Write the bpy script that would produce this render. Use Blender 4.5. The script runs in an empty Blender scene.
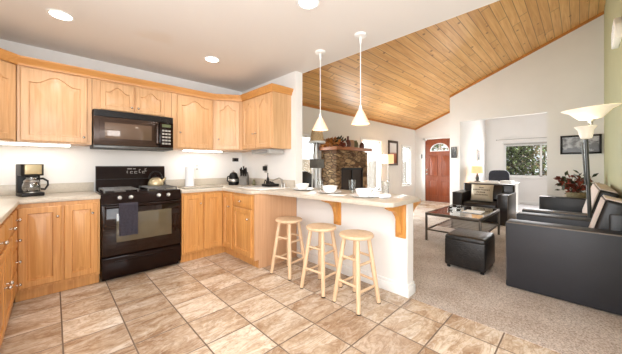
import bpy, bmesh, math, random
from mathutils import Vector, Matrix
random.seed(7)
C = bpy.context.scene.collection
S = bpy.context.scene
PI = math.pi

# ------------------------------------------------------------------ camera, world, exposure
cam_data = bpy.data.cameras.new('camera')
cam = bpy.data.objects.new('camera', cam_data); C.objects.link(cam)
cam.location = (0, 0, 1.2)
cam.rotation_euler = (PI/2, 0, -math.radians(44.4))
cam_data.sensor_width = 36; cam_data.lens = 263*36/622
cam_data.shift_y = -11/622
cam_data.clip_start = 0.02
S.camera = cam
S.view_settings.view_transform = 'Standard'; S.view_settings.look = 'None'
S.view_settings.gamma = 1; S.view_settings.use_curve_mapping = False
S.view_settings.exposure = 0.38
W = bpy.data.worlds.new('world'); S.world = W; W.use_nodes = True
W.node_tree.nodes['Background'].inputs[0].default_value = (0.92, 0.96, 1.0, 1)
W.node_tree.nodes['Background'].inputs[1].default_value = 1.25

def area(name, loc, rot, sx, sy, power, color=(1, 1, 1)):
    l = bpy.data.lights.new(name, 'AREA'); l.shape = 'RECTANGLE'; l.size = sx; l.size_y = sy
    l.energy = power; l.color = color
    o = bpy.data.objects.new(name, l); C.objects.link(o); o.location = loc; o.rotation_euler = rot
    return o
# daylight from the window behind, and added fill to the left of, the photographer
area('daylight_kitchen', (-0.1, -1.6, 1.45), (math.radians(90), 0, 0), 1.3, 1.5, 46, (0.90, 0.95, 1.0))
area('fill_left', (-0.83, 0.5, 1.55), (0, math.radians(-90), 0), 1.2, 2.0, 60, (0.90, 0.95, 1.0))  # broad fill light added for evenness; no window in this wall
# daylight through the windows beside the fireplace and the office window
area('daylight_office', (10.45, 1.2, 1.5), (0, math.radians(90), 0), 1.0, 1.1, 38, (0.98, 0.98, 1))
area('daylight_living', (6.31, 4.22, 1.2), (math.radians(-90), 0, 0), 0.9, 1.4, 150, (0.92, 0.96, 1))
area('daylight_bar', (3.73, 4.22, 1.2), (math.radians(-90), 0, 0), 0.75, 1.3, 18, (0.92, 0.96, 1))
area('daylight_entry', (8.43, 4.22, 1.2), (math.radians(-90), 0, 0), 0.55, 1.25, 34, (0.92, 0.96, 1))

sun_data = bpy.data.lights.new('sun', 'SUN'); sun_data.energy = 3.2; sun_data.angle = 0.02; sun_data.color = (1, 0.95, 0.86)
sun = bpy.data.objects.new('sun', sun_data); C.objects.link(sun)
sun.rotation_euler = Vector((0.35, 0.75, -0.95)).to_track_quat('-Z', 'Y').to_euler()

# ------------------------------------------------------------------ materials
def lin(c):
    return tuple(((v/255)/12.92 if v/255 <= 0.04045 else ((v/255+0.055)/1.055)**2.4) for v in c) + (1,)
class N:
    def __init__(s, name):
        s.m = bpy.data.materials.new(name); s.m.use_nodes = True
        s.t = s.m.node_tree; s.p = s.t.nodes['Principled BSDF']
    def n(s, typ, **kw):
        o = s.t.nodes.new(typ)
        for k, v in kw.items(): setattr(o, k, v)
        return o
    def l(s, a, b): s.t.links.new(a, b)
    def coord(s, scale=(1, 1, 1), what='Object'):
        tc = s.n('ShaderNodeTexCoord'); mp = s.n('ShaderNodeMapping')
        mp.inputs['Scale'].default_value = scale
        s.l(tc.outputs[what], mp.inputs['Vector']); return mp.outputs[0]
    def ramp(s, fac, stops):
        r = s.n('ShaderNodeValToRGB'); e = r.color_ramp.elements
        while len(e) < len(stops): e.new(0.5)
        for i, (p, c) in enumerate(stops): e[i].position = p; e[i].color = c
        s.l(fac, r.inputs[0]); return r.outputs[0]
    def noise(s, vec, scale, detail=4, rough=0.5, dist=0):
        o = s.n('ShaderNodeTexNoise'); o.inputs['Scale'].default_value = scale
        o.inputs['Detail'].default_value = detail; o.inputs['Roughness'].default_value = rough
        o.inputs['Distortion'].default_value = dist
        if vec is not None: s.l(vec, o.inputs['Vector'])
        return o.outputs[0]
    def math(s, op, a, b=None, c=None):
        o = s.n('ShaderNodeMath', operation=op)
        for i, v in enumerate((a, b, c)):
            if v is None: continue
            if isinstance(v, (int, float)): o.inputs[i].default_value = v
            else: s.l(v, o.inputs[i])
        return o.outputs[0]
    def mix(s, fac, a, b, typ='MIX'):
        o = s.n('ShaderNodeMix', data_type='RGBA', blend_type=typ)
        if isinstance(fac, (int, float)): o.inputs[0].default_value = fac
        else: s.l(fac, o.inputs[0])
        for i, v in ((6, a), (7, b)):
            if isinstance(v, tuple): o.inputs[i].default_value = v
            else: s.l(v, o.inputs[i])
        return o.outputs[2]
    def bump(s, h, strength, dist=0.01):
        b = s.n('ShaderNodeBump'); b.inputs['Strength'].default_value = strength
        b.inputs['Distance'].default_value = dist
        s.l(h, b.inputs['Height']); s.l(b.outputs[0], s.p.inputs['Normal'])
def plain(name, c, rough=0.5, metal=0.0, var=0.06, scale=12, bump=0, coat=0, spec=0.5):
    q = N(name); b = lin(c); d = tuple(max(0, v*(1-var*2)) for v in b[:3])+(1,)
    nz = q.noise(q.coord(), scale)
    q.l(q.ramp(nz, [(0.3, d), (0.65, b)]), q.p.inputs['Base Color'])
    q.p.inputs['Roughness'].default_value = rough; q.p.inputs['Metallic'].default_value = metal
    q.p.inputs['Coat Weight'].default_value = coat
    q.p.inputs['Specular IOR Level'].default_value = spec
    if bump: q.bump(q.noise(q.coord(), scale*6), bump)
    return q.m
def wood(name, c1, c2, axis='Z', rough=0.4, fine=34, along=1.4, coat=0.15, bump=0.03):
    q = N(name); sc = [fine]*3; sc['XYZ'.index(axis)] = along
    v = q.coord(tuple(sc))
    n1 = q.noise(v, 1.0, 6, 0.55, 1.2)
    sc2 = [7]*3; sc2['XYZ'.index(axis)] = 0.7
    n2 = q.noise(q.coord(tuple(sc2)), 1.0, 3, 0.5, 0.6)
    a = q.ramp(n1, [(0.32, lin(c2)), (0.62, lin(c1))])
    dk = tuple(x*0.86 for x in lin(c1)[:3])+(1,)
    b = q.ramp(n2, [(0.35, dk), (0.65, lin(c1))])
    q.l(q.mix(0.32, a, b), q.p.inputs['Base Color'])
    q.p.inputs['Roughness'].default_value = rough
    q.p.inputs['Coat Weight'].default_value = coat; q.p.inputs['Coat Roughness'].default_value = 0.25
    if bump: q.bump(n1, bump)
    return q.m
def emit(name, c, strength, base=(240, 235, 225)):
    q = N(name); q.p.inputs['Base Color'].default_value = lin(base)
    q.p.inputs['Emission Color'].default_value = lin(c); q.p.inputs['Emission Strength'].default_value = strength
    return q.m
def glassy(name, tint=(0.96, 0.98, 0.98, 1), gl=0.1, rough=0.02):
    q = N(name); t = q.n('ShaderNodeBsdfTransparent'); t.inputs[0].default_value = tint
    g = q.n('ShaderNodeBsdfGlossy'); g.inputs['Roughness'].default_value = rough
    mx = q.n('ShaderNodeMixShader'); fr = q.n('ShaderNodeLayerWeight'); fr.inputs['Blend'].default_value = 0.25
    q.l(q.math('MULTIPLY_ADD', fr.outputs['Facing'], 0.5, gl), mx.inputs[0])
    q.l(t.outputs[0], mx.inputs[1]); q.l(g.outputs[0], mx.inputs[2])
    q.l(mx.outputs[0], q.t.nodes['Material Output'].inputs[0])
    return q.m
M = {}
M['wall'] = plain('wall_paint', (240, 237, 233), 0.75, var=0.012, scale=3, bump=0.02)
M['ceil'] = plain('ceiling_paint', (232, 227, 222), 0.8, var=0.015, scale=2, bump=0.03)
M['green'] = plain('sage_paint', (172, 170, 132), 0.7, var=0.02, scale=3, bump=0.02)
M['white'] = plain('white_gloss', (240, 239, 236), 0.35, var=0.01)
M['oak'] = wood('light_oak', (220, 176, 130), (196, 147, 99))
M['oak_base'] = wood('warm_oak', (218, 160, 94), (188, 124, 60))
M['oak_panel'] = wood('veneer_oak', (214, 168, 128), (196, 146, 106), fine=60, coat=0)
M['crown'] = wood('crown_oak', (216, 156, 88), (192, 128, 62), axis='X', fine=24)
M['oak_trim'] = wood('trim_pine', (205, 138, 66), (180, 108, 46), axis='X', fine=24)
M['corbel'] = wood('corbel_oak', (222, 160, 84), (200, 130, 60))
M['stool'] = wood('pale_beech', (230, 198, 162), (214, 178, 138), fine=26, rough=0.5)
M['counter'] = plain('laminate', (204, 193, 177), 0.3, var=0.06, scale=60)
M['knob'] = plain('nickel', (205, 200, 192), 0.25, 1.0, var=0.02)
M['steel'] = plain('steel', (190, 188, 184), 0.28, 1.0, var=0.03)
M['blackg'] = plain('black_enamel', (28, 14, 9), 0.08, var=0.05, coat=0.0, spec=0.16)  # brown of reflected wood put into the black base
M['ovenglass'] = plain('oven_glass', (34, 17, 9), 0.03, var=0.04, coat=0.0, spec=0.3)  # dark base tinted with the brown the door reflects
M['blackm'] = plain('black_plastic', (25, 21, 20), 0.45, var=0.1, spec=0.3)
M['iron'] = plain('cast_iron', (112, 110, 108), 0.4, 0.4, var=0.1)
M['micro'] = plain('dark_bronze', (66, 50, 41), 0.2, 0.3, var=0.05, coat=0.1, spec=0.3)
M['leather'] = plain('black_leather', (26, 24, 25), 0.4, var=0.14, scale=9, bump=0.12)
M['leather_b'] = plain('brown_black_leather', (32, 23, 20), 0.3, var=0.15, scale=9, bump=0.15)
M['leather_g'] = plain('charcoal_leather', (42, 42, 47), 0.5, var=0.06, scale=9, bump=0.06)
M['piping'] = plain('piping', (120, 108, 98), 0.5)
M['beige'] = plain('beige_suede', (218, 202, 192), 0.85, var=0.05, scale=20, bump=0.1)
M['ceramic'] = plain('white_ceramic', (246, 245, 243), 0.15, var=0.005)
M['paper'] = plain('paper', (246, 246, 248), 0.9, var=0.02, scale=40)
M['towel'] = plain('charcoal_cloth', (58, 54, 64), 0.95, var=0.15, scale=60, bump=0.4)
M['dkmetal'] = plain('dark_bronze_metal', (104, 95, 86), 0.4, 0.6, var=0.1)
M['pewter'] = plain('pewter', (92, 92, 90), 0.35, 0.8, var=0.1)
M['glass'] = glassy('clear_glass', (0.98, 0.99, 0.99, 1), 0.04)
M['pane'] = glassy('window_pane', gl=0.03)
M['tabletop'] = glassy('table_glass', (0.55, 0.55, 0.53, 1), gl=0.3, rough=0.03)
M['carafe'] = glassy('carafe_glass', (0.6, 0.58, 0.55, 1), gl=0.25)
M['doorred'] = wood('red_mahogany', (146, 72, 36), (114, 48, 20), fine=22, coat=0.1)
M['basket'] = plain('basket', (150, 135, 100), 0.8, var=0.2, scale=40, bump=0.3)
M['maroon'] = plain('maroon_glaze', (90, 42, 36), 0.35)
M['tan'] = plain('tan_glaze', (172, 132, 98), 0.5)
M['olive'] = plain('olive_glaze', (96, 92, 58), 0.4)
M['wicker'] = plain('wicker', (212, 182, 140), 0.8, var=0.2, scale=60, bump=0.4)
M['pillow'] = plain('linen', (206, 192, 170), 0.9, var=0.06, scale=50, bump=0.2)
M['ink'] = plain('brown_ink', (92, 76, 62), 0.9)
M['greyplastic'] = plain('grey_plastic', (186, 184, 180), 0.4)
M['knifeblock'] = plain('grey_block', (120, 116, 110), 0.6, var=0.1)
M['gold'] = plain('champagne_steel', (212, 196, 158), 0.25, 0.6, var=0.05)
M['display'] = plain('grey_print', (178, 172, 164), 0.5)
M['mirror'] = plain('mirror_glass', (225, 225, 225), 0.02, 1.0, var=0.0)
M['leafred'] = plain('red_leaf', (160, 72, 52), 0.6, var=0.35, scale=9)
M['leafgreen'] = plain('dark_leaf', (58, 66, 40), 0.6, var=0.3, scale=9)
M['leaforange'] = plain('orange_leaf', (196, 128, 62), 0.6, var=0.3, scale=9)
M['shrub'] = plain('shrub_leaf', (134, 156, 92), 0.7, var=0.42, scale=3)
M['shrub_b'] = plain('dry_leaf', (186, 164, 124), 0.7, var=0.4, scale=3)
M['fence'] = wood('weathered_fence', (176, 160, 142), (150, 134, 118), rough=0.8)
M['ground'] = plain('ground', (150, 140, 120), 0.9, var=0.2)
M['lamp_on'] = emit('lamp_glass', (255, 234, 206), 0.25, (246, 240, 228))
M['pend_on'] = emit('pendant_glass', (255, 186, 136), 0.30, (250, 214, 182))
M['bulb_on'] = emit('bulb_glass', (255, 214, 160), 3.0)
M['disc_on'] = emit('recessed_lens', (255, 250, 240), 9)
M['tube_on'] = emit('tube_lens', (255, 252, 244), 5)
M['shade_on'] = emit('shade_cloth', (255, 198, 140), 0.65, (240, 205, 165))

def tile_material(name, x0, y0, p):
    q = N(name); tc = q.n('ShaderNodeTexCoord'); sp = q.n('ShaderNodeSeparateXYZ')
    q.l(tc.outputs['Object'], sp.inputs[0])
    ux = q.math('DIVIDE', q.math('SUBTRACT', sp.outputs[0], x0), p)
    uy = q.math('DIVIDE', q.math('SUBTRACT', sp.outputs[1], y0), p)
    ix = q.math('FLOOR', ux); iy = q.math('FLOOR', uy)
    fx = q.math('SUBTRACT', ux, ix); fy = q.math('SUBTRACT', uy, iy)
    ex = q.math('ABSOLUTE', q.math('SUBTRACT', fx, 0.5)); ey = q.math('ABSOLUTE', q.math('SUBTRACT', fy, 0.5))
    edge = q.math('MAXIMUM', ex, ey)
    cb = q.n('ShaderNodeCombineXYZ'); q.l(ix, cb.inputs[0]); q.l(iy, cb.inputs[1])
    wn = q.n('ShaderNodeTexWhiteNoise', noise_dimensions='3D'); q.l(cb.outputs[0], wn.inputs['Vector'])
    off = q.n('ShaderNodeVectorMath', operation='MULTIPLY_ADD')
    q.l(wn.outputs['Color'], off.inputs[0]); off.inputs[1].default_value = (9, 9, 9)
    q.l(tc.outputs['Object'], off.inputs[2])
    mp = q.n('ShaderNodeMapping'); q.l(off.outputs[0], mp.inputs[0])
    mp.inputs['Rotation'].default_value = (0, 0, -0.42); mp.inputs['Scale'].default_value = (1.5, 4.2, 1)
    n1 = q.noise(mp.outputs[0], 1.0, 8, 0.62, 1.4)
    n2 = q.noise(off.outputs[0], 26, 5, 0.65)
    col = q.ramp(n1, [(0.28, lin((168, 138, 112))), (0.40, lin((204, 180, 154))), (0.50, lin((222, 204, 182))), (0.60, lin((232, 218, 200))), (0.68, lin((248, 241, 230)))])
    sp2 = q.ramp(n2, [(0.35, lin((206, 192, 178))), (0.6, lin((255, 253, 250)))])
    col = q.mix(0.55, col, sp2, 'MULTIPLY')
    n3 = q.noise(mp.outputs[0], 1.7, 6, 0.6, 2.0)
    vd = q.ramp(q.math('ABSOLUTE', q.math('SUBTRACT', n3, 0.47)), [(0.004, (1, 1, 1, 1)), (0.03, (0, 0, 0, 1))])
    vl = q.ramp(q.math('ABSOLUTE', q.math('SUBTRACT', n3, 0.56)), [(0.004, (1, 1, 1, 1)), (0.035, (0, 0, 0, 1))])
    col = q.mix(q.math('MULTIPLY', vd, 0.4), col, lin((150, 116, 88)))
    col = q.mix(q.math('MULTIPLY', vl, 0.4), col, lin((248, 242, 232)))
    tint = q.ramp(wn.outputs['Value'], [(0.0, lin((214, 202, 192))), (0.45, lin((232, 226, 220))), (0.75, lin((246, 242, 238))), (1.0, lin((255, 255, 255)))])
    col = q.mix(1.0, col, tint, 'MULTIPLY')
    g = q.ramp(edge, [(0.483, (0, 0, 0, 1)), (0.489, (1, 1, 1, 1))])
    q.l(q.mix(g, col, lin((116, 96, 78))), q.p.inputs['Base Color'])
    q.l(q.math('MULTIPLY_ADD', g, 0.5, 0.26), q.p.inputs['Roughness'])
    h = q.math('SUBTRACT', q.math('MULTIPLY', n1, 0.25), g)
    q.bump(h, 0.35, 0.004)
    return q.m
M['tile'] = tile_material('travertine_tile', 0.045, 1.066, 0.3437)
def carpet_material():
    q = N('carpet'); v = q.coord()
    n1 = q.noise(v, 95, 3, 0.6); n2 = q.noise(v, 3, 3)
    a = q.ramp(n1, [(0.3, lin((154, 138, 126))), (0.62, lin((222, 208, 196)))])
    b = q.ramp(n2, [(0.3, lin((232, 226, 220))), (0.7, (1, 1, 1, 1))])
    q.l(q.mix(1.0, a, b, 'MULTIPLY'), q.p.inputs['Base Color'])
    q.p.inputs['Roughness'].default_value = 1.0; q.p.inputs['Specular IOR Level'].default_value = 0.1
    q.bump(n1, 0.8, 0.01); return q.m
M['carpet'] = carpet_material()
def plank_material():
    q = N('knotty_pine'); tc = q.n('ShaderNodeTexCoord'); sp = q.n('ShaderNodeSeparateXYZ')
    q.l(tc.outputs['Object'], sp.inputs[0])
    w = 0.125
    uy = q.math('DIVIDE', sp.outputs[1], w); iy = q.math('FLOOR', uy); fy = q.math('SUBTRACT', uy, iy)
    wn = q.n('ShaderNodeTexWhiteNoise', noise_dimensions='1D'); q.l(iy, wn.inputs['W'])
    ux = q.math('DIVIDE', q.math('ADD', sp.outputs[0], q.math('MULTIPLY', wn.outputs['Value'], 9.0)), 3.6)
    ix = q.math('FLOOR', ux); fx = q.math('SUBTRACT', ux, ix)
    cb = q.n('ShaderNodeCombineXYZ'); q.l(ix, cb.inputs[0]); q.l(iy, cb.inputs[1])
    wb = q.n('ShaderNodeTexWhiteNoise', noise_dimensions='3D'); q.l(cb.outputs[0], wb.inputs['Vector'])
    off = q.n('ShaderNodeVectorMath', operation='MULTIPLY_ADD'); q.l(wb.outputs['Color'], off.inputs[0])
    off.inputs[1].default_value = (5, 5, 5); q.l(tc.outputs['Object'], off.inputs[2])
    mp = q.n('ShaderNodeMapping'); q.l(off.outputs[0], mp.inputs[0]); mp.inputs['Scale'].default_value = (1.2, 22, 22)
    n1 = q.noise(mp.outputs[0], 1, 5, 0.55, 1.0)
    col = q.ramp(n1, [(0.3, lin((214, 156, 90))), (0.65, lin((240, 194, 128)))])
    tint = q.ramp(wb.outputs['Value'], [(0, lin((236, 226, 212))), (0.5, lin((248, 244, 238))), (1, lin((255, 255, 255)))])
    col = q.mix(1.0, col, tint, 'MULTIPLY')
    vo = q.n('ShaderNodeTexVoronoi'); vo.inputs['Scale'].default_value = 4.6
    mk = q.n('ShaderNodeMapping'); mk.inputs['Scale'].default_value = (0.8, 1.2, 1); q.l(tc.outputs['Object'], mk.inputs[0])
    q.l(mk.outputs[0], vo.inputs['Vector'])
    k = q.ramp(vo.outputs['Distance'], [(0.07, (1, 1, 1, 1)), (0.15, (0, 0, 0, 1))])
    col = q.mix(q.math('MULTIPLY', k, 0.75), col, lin((128, 70, 30)))
    e = q.math('MAXIMUM', q.math('ABSOLUTE', q.math('SUBTRACT', fy, 0.5)), q.math('SUBTRACT', q.math('ABSOLUTE', q.math('SUBTRACT', fx, 0.5)), 0.0))
    ef = q.ramp(q.math('ABSOLUTE', q.math('SUBTRACT', fy, 0.5)), [(0.455, (0, 0, 0, 1)), (0.48, (1, 1, 1, 1))])
    exx = q.ramp(q.math('ABSOLUTE', q.math('SUBTRACT', fx, 0.5)), [(0.4975, (0, 0, 0, 1)), (0.499, (1, 1, 1, 1))])
    g = q.math('MAXIMUM', ef, exx)
    q.l(q.mix(q.math('MULTIPLY', g, 0.8), col, lin((124, 74, 34))), q.p.inputs['Base Color'])
    q.p.inputs['Roughness'].default_value = 0.36; q.p.inputs['Coat Weight'].default_value = 0.08
    q.p.inputs['Coat Roughness'].default_value = 0.3
    q.bump(q.math('SUBTRACT', 1.0, g), 0.3, 0.006)
    return q.m
M['pine'] = plank_material()
def stone_material(name, ca, cb_, mortar):
    q = N(name); v = q.coord((6.5, 6.5, 14))
    vo = q.n('ShaderNodeTexVoronoi', feature='DISTANCE_TO_EDGE'); vo.inputs['Scale'].default_value = 1
    vc = q.n('ShaderNodeTexVoronoi'); vc.inputs['Scale'].default_value = 1
    q.l(v, vo.inputs['Vector']); q.l(v, vc.inputs['Vector'])
    sp = q.n('ShaderNodeSeparateColor'); q.l(vc.outputs['Color'], sp.inputs[0])
    col = q.ramp(sp.outputs[0], [(0, lin(ca)), (1, lin(cb_))])
    nz = q.noise(q.coord(), 14, 5)
    col = q.mix(0.6, col, q.ramp(nz, [(0.3, lin((190, 176, 160))), (0.7, (1, 1, 1, 1))]), 'MULTIPLY')
    g = q.ramp(vo.outputs['Distance'], [(0.02, (1, 1, 1, 1)), (0.07, (0, 0, 0, 1))])
    q.l(q.mix(g, col, lin(mortar)), q.p.inputs['Base Color'])
    q.p.inputs['Roughness'].default_value = 0.85
    q.bump(q.ramp(vo.outputs['Distance'], [(0.0, (0, 0, 0, 1)), (0.15, (1, 1, 1, 1))]), 0.9, 0.03)
    return q.m
M['stone'] = stone_material('fieldstone', (118, 84, 58), (206, 172, 128), (88, 66, 48))
def art_material(name, stops, axis=2, scale=5, contrast=0.5):
    q = N(name); tc = q.n('ShaderNodeTexCoord'); sp = q.n('ShaderNodeSeparateXYZ')
    q.l(tc.outputs['Generated'], sp.inputs[0])
    nz = q.noise(tc.outputs['Generated'], scale, 6, 0.6)
    f = q.math('ADD', q.math('MULTIPLY', sp.outputs[axis], 1-contrast*0.5), q.math('MULTIPLY', q.math('SUBTRACT', nz, 0.5), contrast))
    q.l(q.ramp(f, [(p, lin(c)) for p, c in stops]), q.p.inputs['Base Color'])
    q.p.inputs['Roughness'].default_value = 0.25
    return q.m
M['art_bw'] = art_material('grey_landscape', [(0.1, (70, 70, 72)), (0.35, (176, 176, 178)), (0.55, (110, 110, 112)), (0.8, (214, 214, 216))], 2, 4, 1.3)
M['art_red'] = art_material('sky_over_red_field', [(0.1, (150, 92, 74)), (0.42, (176, 120, 98)), (0.5, (228, 226, 226)), (0.9, (245, 246, 248))], 2, 3, 0.15)
M['art_small'] = art_material('grey_print_art', [(0.2, (96, 96, 98)), (0.5, (190, 188, 186)), (0.8, (120, 120, 122))], 2, 5, 1.2)

# ------------------------------------------------------------------ geometry helper
class G:
    def __init__(s): s.bm = bmesh.new()
    def add(s, t, mat=None):
        if mat is not None: t.transform(mat)
        me = bpy.data.meshes.new('tmp'); t.to_mesh(me); t.free()
        s.bm.from_mesh(me); bpy.data.meshes.remove(me); return s
    def box(s, x0, x1, y0, y1, z0, z1, bev=0, seg=2, mat=None):
        t = bmesh.new(); bmesh.ops.create_cube(t, size=1)
        t.transform(Matrix.Translation(((x0+x1)/2, (y0+y1)/2, (z0+z1)/2)) @ Matrix.Diagonal((abs(x1-x0), abs(y1-y0), abs(z1-z0), 1)))
        if bev: bmesh.ops.bevel(t, geom=list(t.edges), offset=bev, segments=seg, affect='EDGES', profile=0.5)
        return s.add(t, mat)
    def cyl(s, p0, p1, r0, r1=None, n=16, mat=None):
        r1 = r0 if r1 is None else r1; p0 = Vector(p0); p1 = Vector(p1); d = p1-p0
        t = bmesh.new(); bmesh.ops.create_cone(t, cap_ends=True, segments=n, radius1=r0, radius2=r1, depth=d.length)
        R = d.to_track_quat('Z', 'Y').to_matrix().to_4x4()
        t.transform(Matrix.Translation((p0+p1)/2) @ R)
        return s.add(t, mat)
    def lathe(s, prof, c=(0, 0, 0), n=28, mat=None):
        t = bmesh.new(); rings = []
        for r, z in prof:
            if r < 1e-5: rings.append([t.verts.new((0, 0, z))])
            else: rings.append([t.verts.new((r*math.cos(2*PI*i/n), r*math.sin(2*PI*i/n), z)) for i in range(n)])
        for a, b in zip(rings, rings[1:]):
            for i in range(n):
                j = (i+1) % n
                if len(a) == 1 and len(b) == 1: continue
                if len(a) == 1: t.faces.new((a[0], b[j], b[i]))
                elif len(b) == 1: t.faces.new((a[i], a[j], b[0]))
                else: t.faces.new((a[i], a[j], b[j], b[i]))
        t.transform(Matrix.Translation(c)); bmesh.ops.recalc_face_normals(t, faces=t.faces)
        return s.add(t, mat)
    def prism(s, poly, z0, z1, mat=None, bev=0, seg=2):
        t = bmesh.new(); lo = [t.verts.new((x, y, z0)) for x, y in poly]; hi = [t.verts.new((x, y, z1)) for x, y in poly]
        n = len(poly); t.faces.new(lo[::-1]); t.faces.new(hi)
        for i in range(n): t.faces.new((lo[i], lo[(i+1) % n], hi[(i+1) % n], hi[i]))
        bmesh.ops.recalc_face_normals(t, faces=t.faces)
        if bev: bmesh.ops.bevel(t, geom=list(t.edges), offset=bev, segments=seg, affect='EDGES', profile=0.5)
        return s.add(t, mat)
    def tube(s, pts, r, n=8, closed=False, mat=None):
        pts = [Vector(p) for p in pts]; t = bmesh.new(); rings = []
        m = len(pts); up = None
        for i, p in enumerate(pts):
            d = (pts[(i+1) % m]-pts[i-1]) if closed else (pts[min(i+1, m-1)]-pts[max(i-1, 0)])
            d.normalize()
            if up is None: up = d.orthogonal().normalized()
            up = (up-d*up.dot(d)); up = up.normalized() if up.length > 1e-6 else d.orthogonal().normalized()
            b = d.cross(up); rr = r[i] if isinstance(r, (list, tuple)) else r
            rings.append([t.verts.new(p+(up*math.cos(2*PI*k/n)+b*math.sin(2*PI*k/n))*rr) for k in range(n)])
        pairs = list(zip(rings, rings[1:])) + ([(rings[-1], rings[0])] if closed else [])
        for a, b in pairs:
            for k in range(n): t.faces.new((a[k], a[(k+1) % n], b[(k+1) % n], b[k]))
        if not closed: t.faces.new(rings[0][::-1]); t.faces.new(rings[-1])
        bmesh.ops.recalc_face_normals(t, faces=t.faces)
        return s.add(t, mat)
    def ball(s, c, r, sc=(1, 1, 1), mat=None, n=16):
        t = bmesh.new(); bmesh.ops.create_uvsphere(t, u_segments=n, v_segments=max(6, n//2+2), radius=r)
        t.transform(Matrix.Translation(c) @ Matrix.Diagonal((sc[0], sc[1], sc[2], 1)))
        return s.add(t, mat)
    def leaf(s, c, d, up, L, Wd):
        c = Vector(c); d = Vector(d).normalized(); sd = d.cross(Vector(up)).normalized()*Wd/2
        nrm = sd.cross(d).normalized()
        b = s.bm; v = [b.verts.new(p) for p in (c, c+d*L*0.5+sd+nrm*L*0.06, c+d*L, c+d*L*0.5-sd+nrm*L*0.06)]
        b.faces.new(v)
    def panel(s, w, h, arch=0.0, rail=0.055, th=0.02, mat=None, slab=False):
        """cabinet door / drawer front: stiles and rails around a raised panel, x = width, y = height, z = outwards"""
        t = bmesh.new(); K = 20
        def loop(i, z, outer=False, top_flat=None):
            pts = [(i, i), (w-i, i)]
            for k in range(K+1):
                x = (w-i)-(w-2*i)*k/K
                if outer: y = h-i
                else:
                    u = abs((x-w/2)/((w-2*i)/2)); bmp = 0.5*(1+math.cos(PI*min(u/0.8, 1)))
                    y = h-i-arch*(1-bmp)
                pts.append((x, y))
            return [t.verts.new((x, y, z)) for x, y in pts]
        if slab: loops = [loop(0, 0, True), loop(0, th*0.7, True), loop(0.012, th, True)]
        else:
            loops = [loop(0, 0, True), loop(0, th*0.75, True), loop(0.006, th, True), loop(rail, th), loop(rail+0.005, th-0.013), loop(rail+0.013, th-0.013), loop(rail+0.045, th-0.001)]
        for a, b in zip(loops, loops[1:]):
            n = len(a)
            for k in range(n): t.faces.new((a[k], a[(k+1) % n], b[(k+1) % n], b[k]))
        t.faces.new(loops[0][::-1]); t.faces.new(loops[-1])
        bmesh.ops.recalc_face_normals(t, faces=t.faces)
        return s.add(t, mat)
OFF = {}
def obj(name, g, mat, parent=None, off=None, kind=None, label=None, sharp=38):
    me = bpy.data.meshes.new(name); bm = g.bm if isinstance(g, G) else g
    bmesh.ops.recalc_face_normals(bm, faces=bm.faces) if False else None
    for f in bm.faces: f.smooth = True
    lim = math.radians(sharp)
    for e in bm.edges:
        if len(e.link_faces) == 2: e.smooth = e.calc_face_angle(0) < lim
    if parent is not None and off is None: off = OFF.get(parent.name, Vector((0, 0, 0)))
    if off is not None:
        for v in bm.verts: v.co -= Vector(off)
    bm.to_mesh(me); bm.free()
    o = bpy.data.objects.new(name, me); C.objects.link(o); me.materials.append(mat)
    if parent is not None:
        o.parent = parent; OFF[o.name] = Vector(off)
    elif off is not None: o.location = off; OFF[o.name] = Vector(off)
    if kind: o['kind'] = kind
    if label: o['label'] = label
    return o
def tag(o, label, cat, group=None):
    o['label'] = label; o['category'] = cat
    if group: o['group'] = group
    return o
def thing(name, label, cat, loc=(0, 0, 0), group=None):
    o = bpy.data.objects.new(name, None); C.objects.link(o); o.location = loc; o.empty_display_size = 0.05
    OFF[o.name] = Vector(loc); return tag(o, label, cat, group)
def single(name, g, mat, label, cat, loc, group=None):
    return tag(obj(name, g, mat, None, loc), label, cat, group)
def struct(name, g, mat): return obj(name, g, mat, None, None, 'structure')
def dup(root, loc, rotz, label=None):
    r = root.copy(); C.objects.link(r); r.location = loc; r.rotation_euler = (0, 0, rotz)
    if label: r['label'] = label
    for ch in list(root.children):
        c = ch.copy(); C.objects.link(c); c.parent = r
        for g in list(ch.children):
            d = g.copy(); C.objects.link(d); d.parent = c
    return r
def frame(o, xd, zd):
    """matrix: local x -> xd, local y -> up, local z -> zd (outwards)"""
    x = Vector(xd).normalized(); z = Vector(zd).normalized(); y = Vector((0, 0, 1))
    m = Matrix((x, y, z)).transposed().to_4x4(); m.translation = Vector(o); return m

# ------------------------------------------------------------------ structure
H = 2.47
def roofz(y): return 2.51+0.4*(4.05-y)
struct('floor', G().box(-0.95, 2.32, -1.8, 4.15, -0.05, 0).box(2.32, 2.7, -1.8, -0.44, -0.05, 0), M['tile'])
struct('floor_carpet', G().box(2.32, 7.6, -0.44, 4.15, -0.05, 0.004).box(7.6, 7.9, -0.44, 2.5, -0.05, 0.004), M['carpet'])
struct('floor_entry', G().box(7.6, 9.2, 2.5, 4.15, -0.05, 0.003), M['tile'])
struct('floor_office', G().box(7.9, 10.7, -1.0, 2.4, -0.05, 0.004), plain('pale_office_carpet', (214, 210, 210), 0.95, var=0.05, scale=80))
struct('ground', G().box(-2, 20, -3, 12, -0.12, -0.06), M['ground'])
def stained_ceiling():
    q = N('ceiling_paint_with_stain'); v = q.coord()
    tc = q.n('ShaderNodeTexCoord'); d = q.n('ShaderNodeVectorMath', operation='DISTANCE')
    q.l(tc.outputs['Object'], d.inputs[0]); d.inputs[1].default_value = (0.72, 2.9, H)
    dd = q.math('ADD', d.outputs['Value'], q.math('MULTIPLY', q.math('SUBTRACT', q.noise(v, 6, 4), 0.5), 0.35))
    st = q.ramp(dd, [(0.05, lin((229, 221, 212))), (0.2, lin((232, 227, 222)))])
    q.l(st, q.p.inputs['Base Color']); q.p.inputs['Roughness'].default_value = 0.8
    q.bump(q.noise(v, 90, 3), 0.04); return q.m
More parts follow.
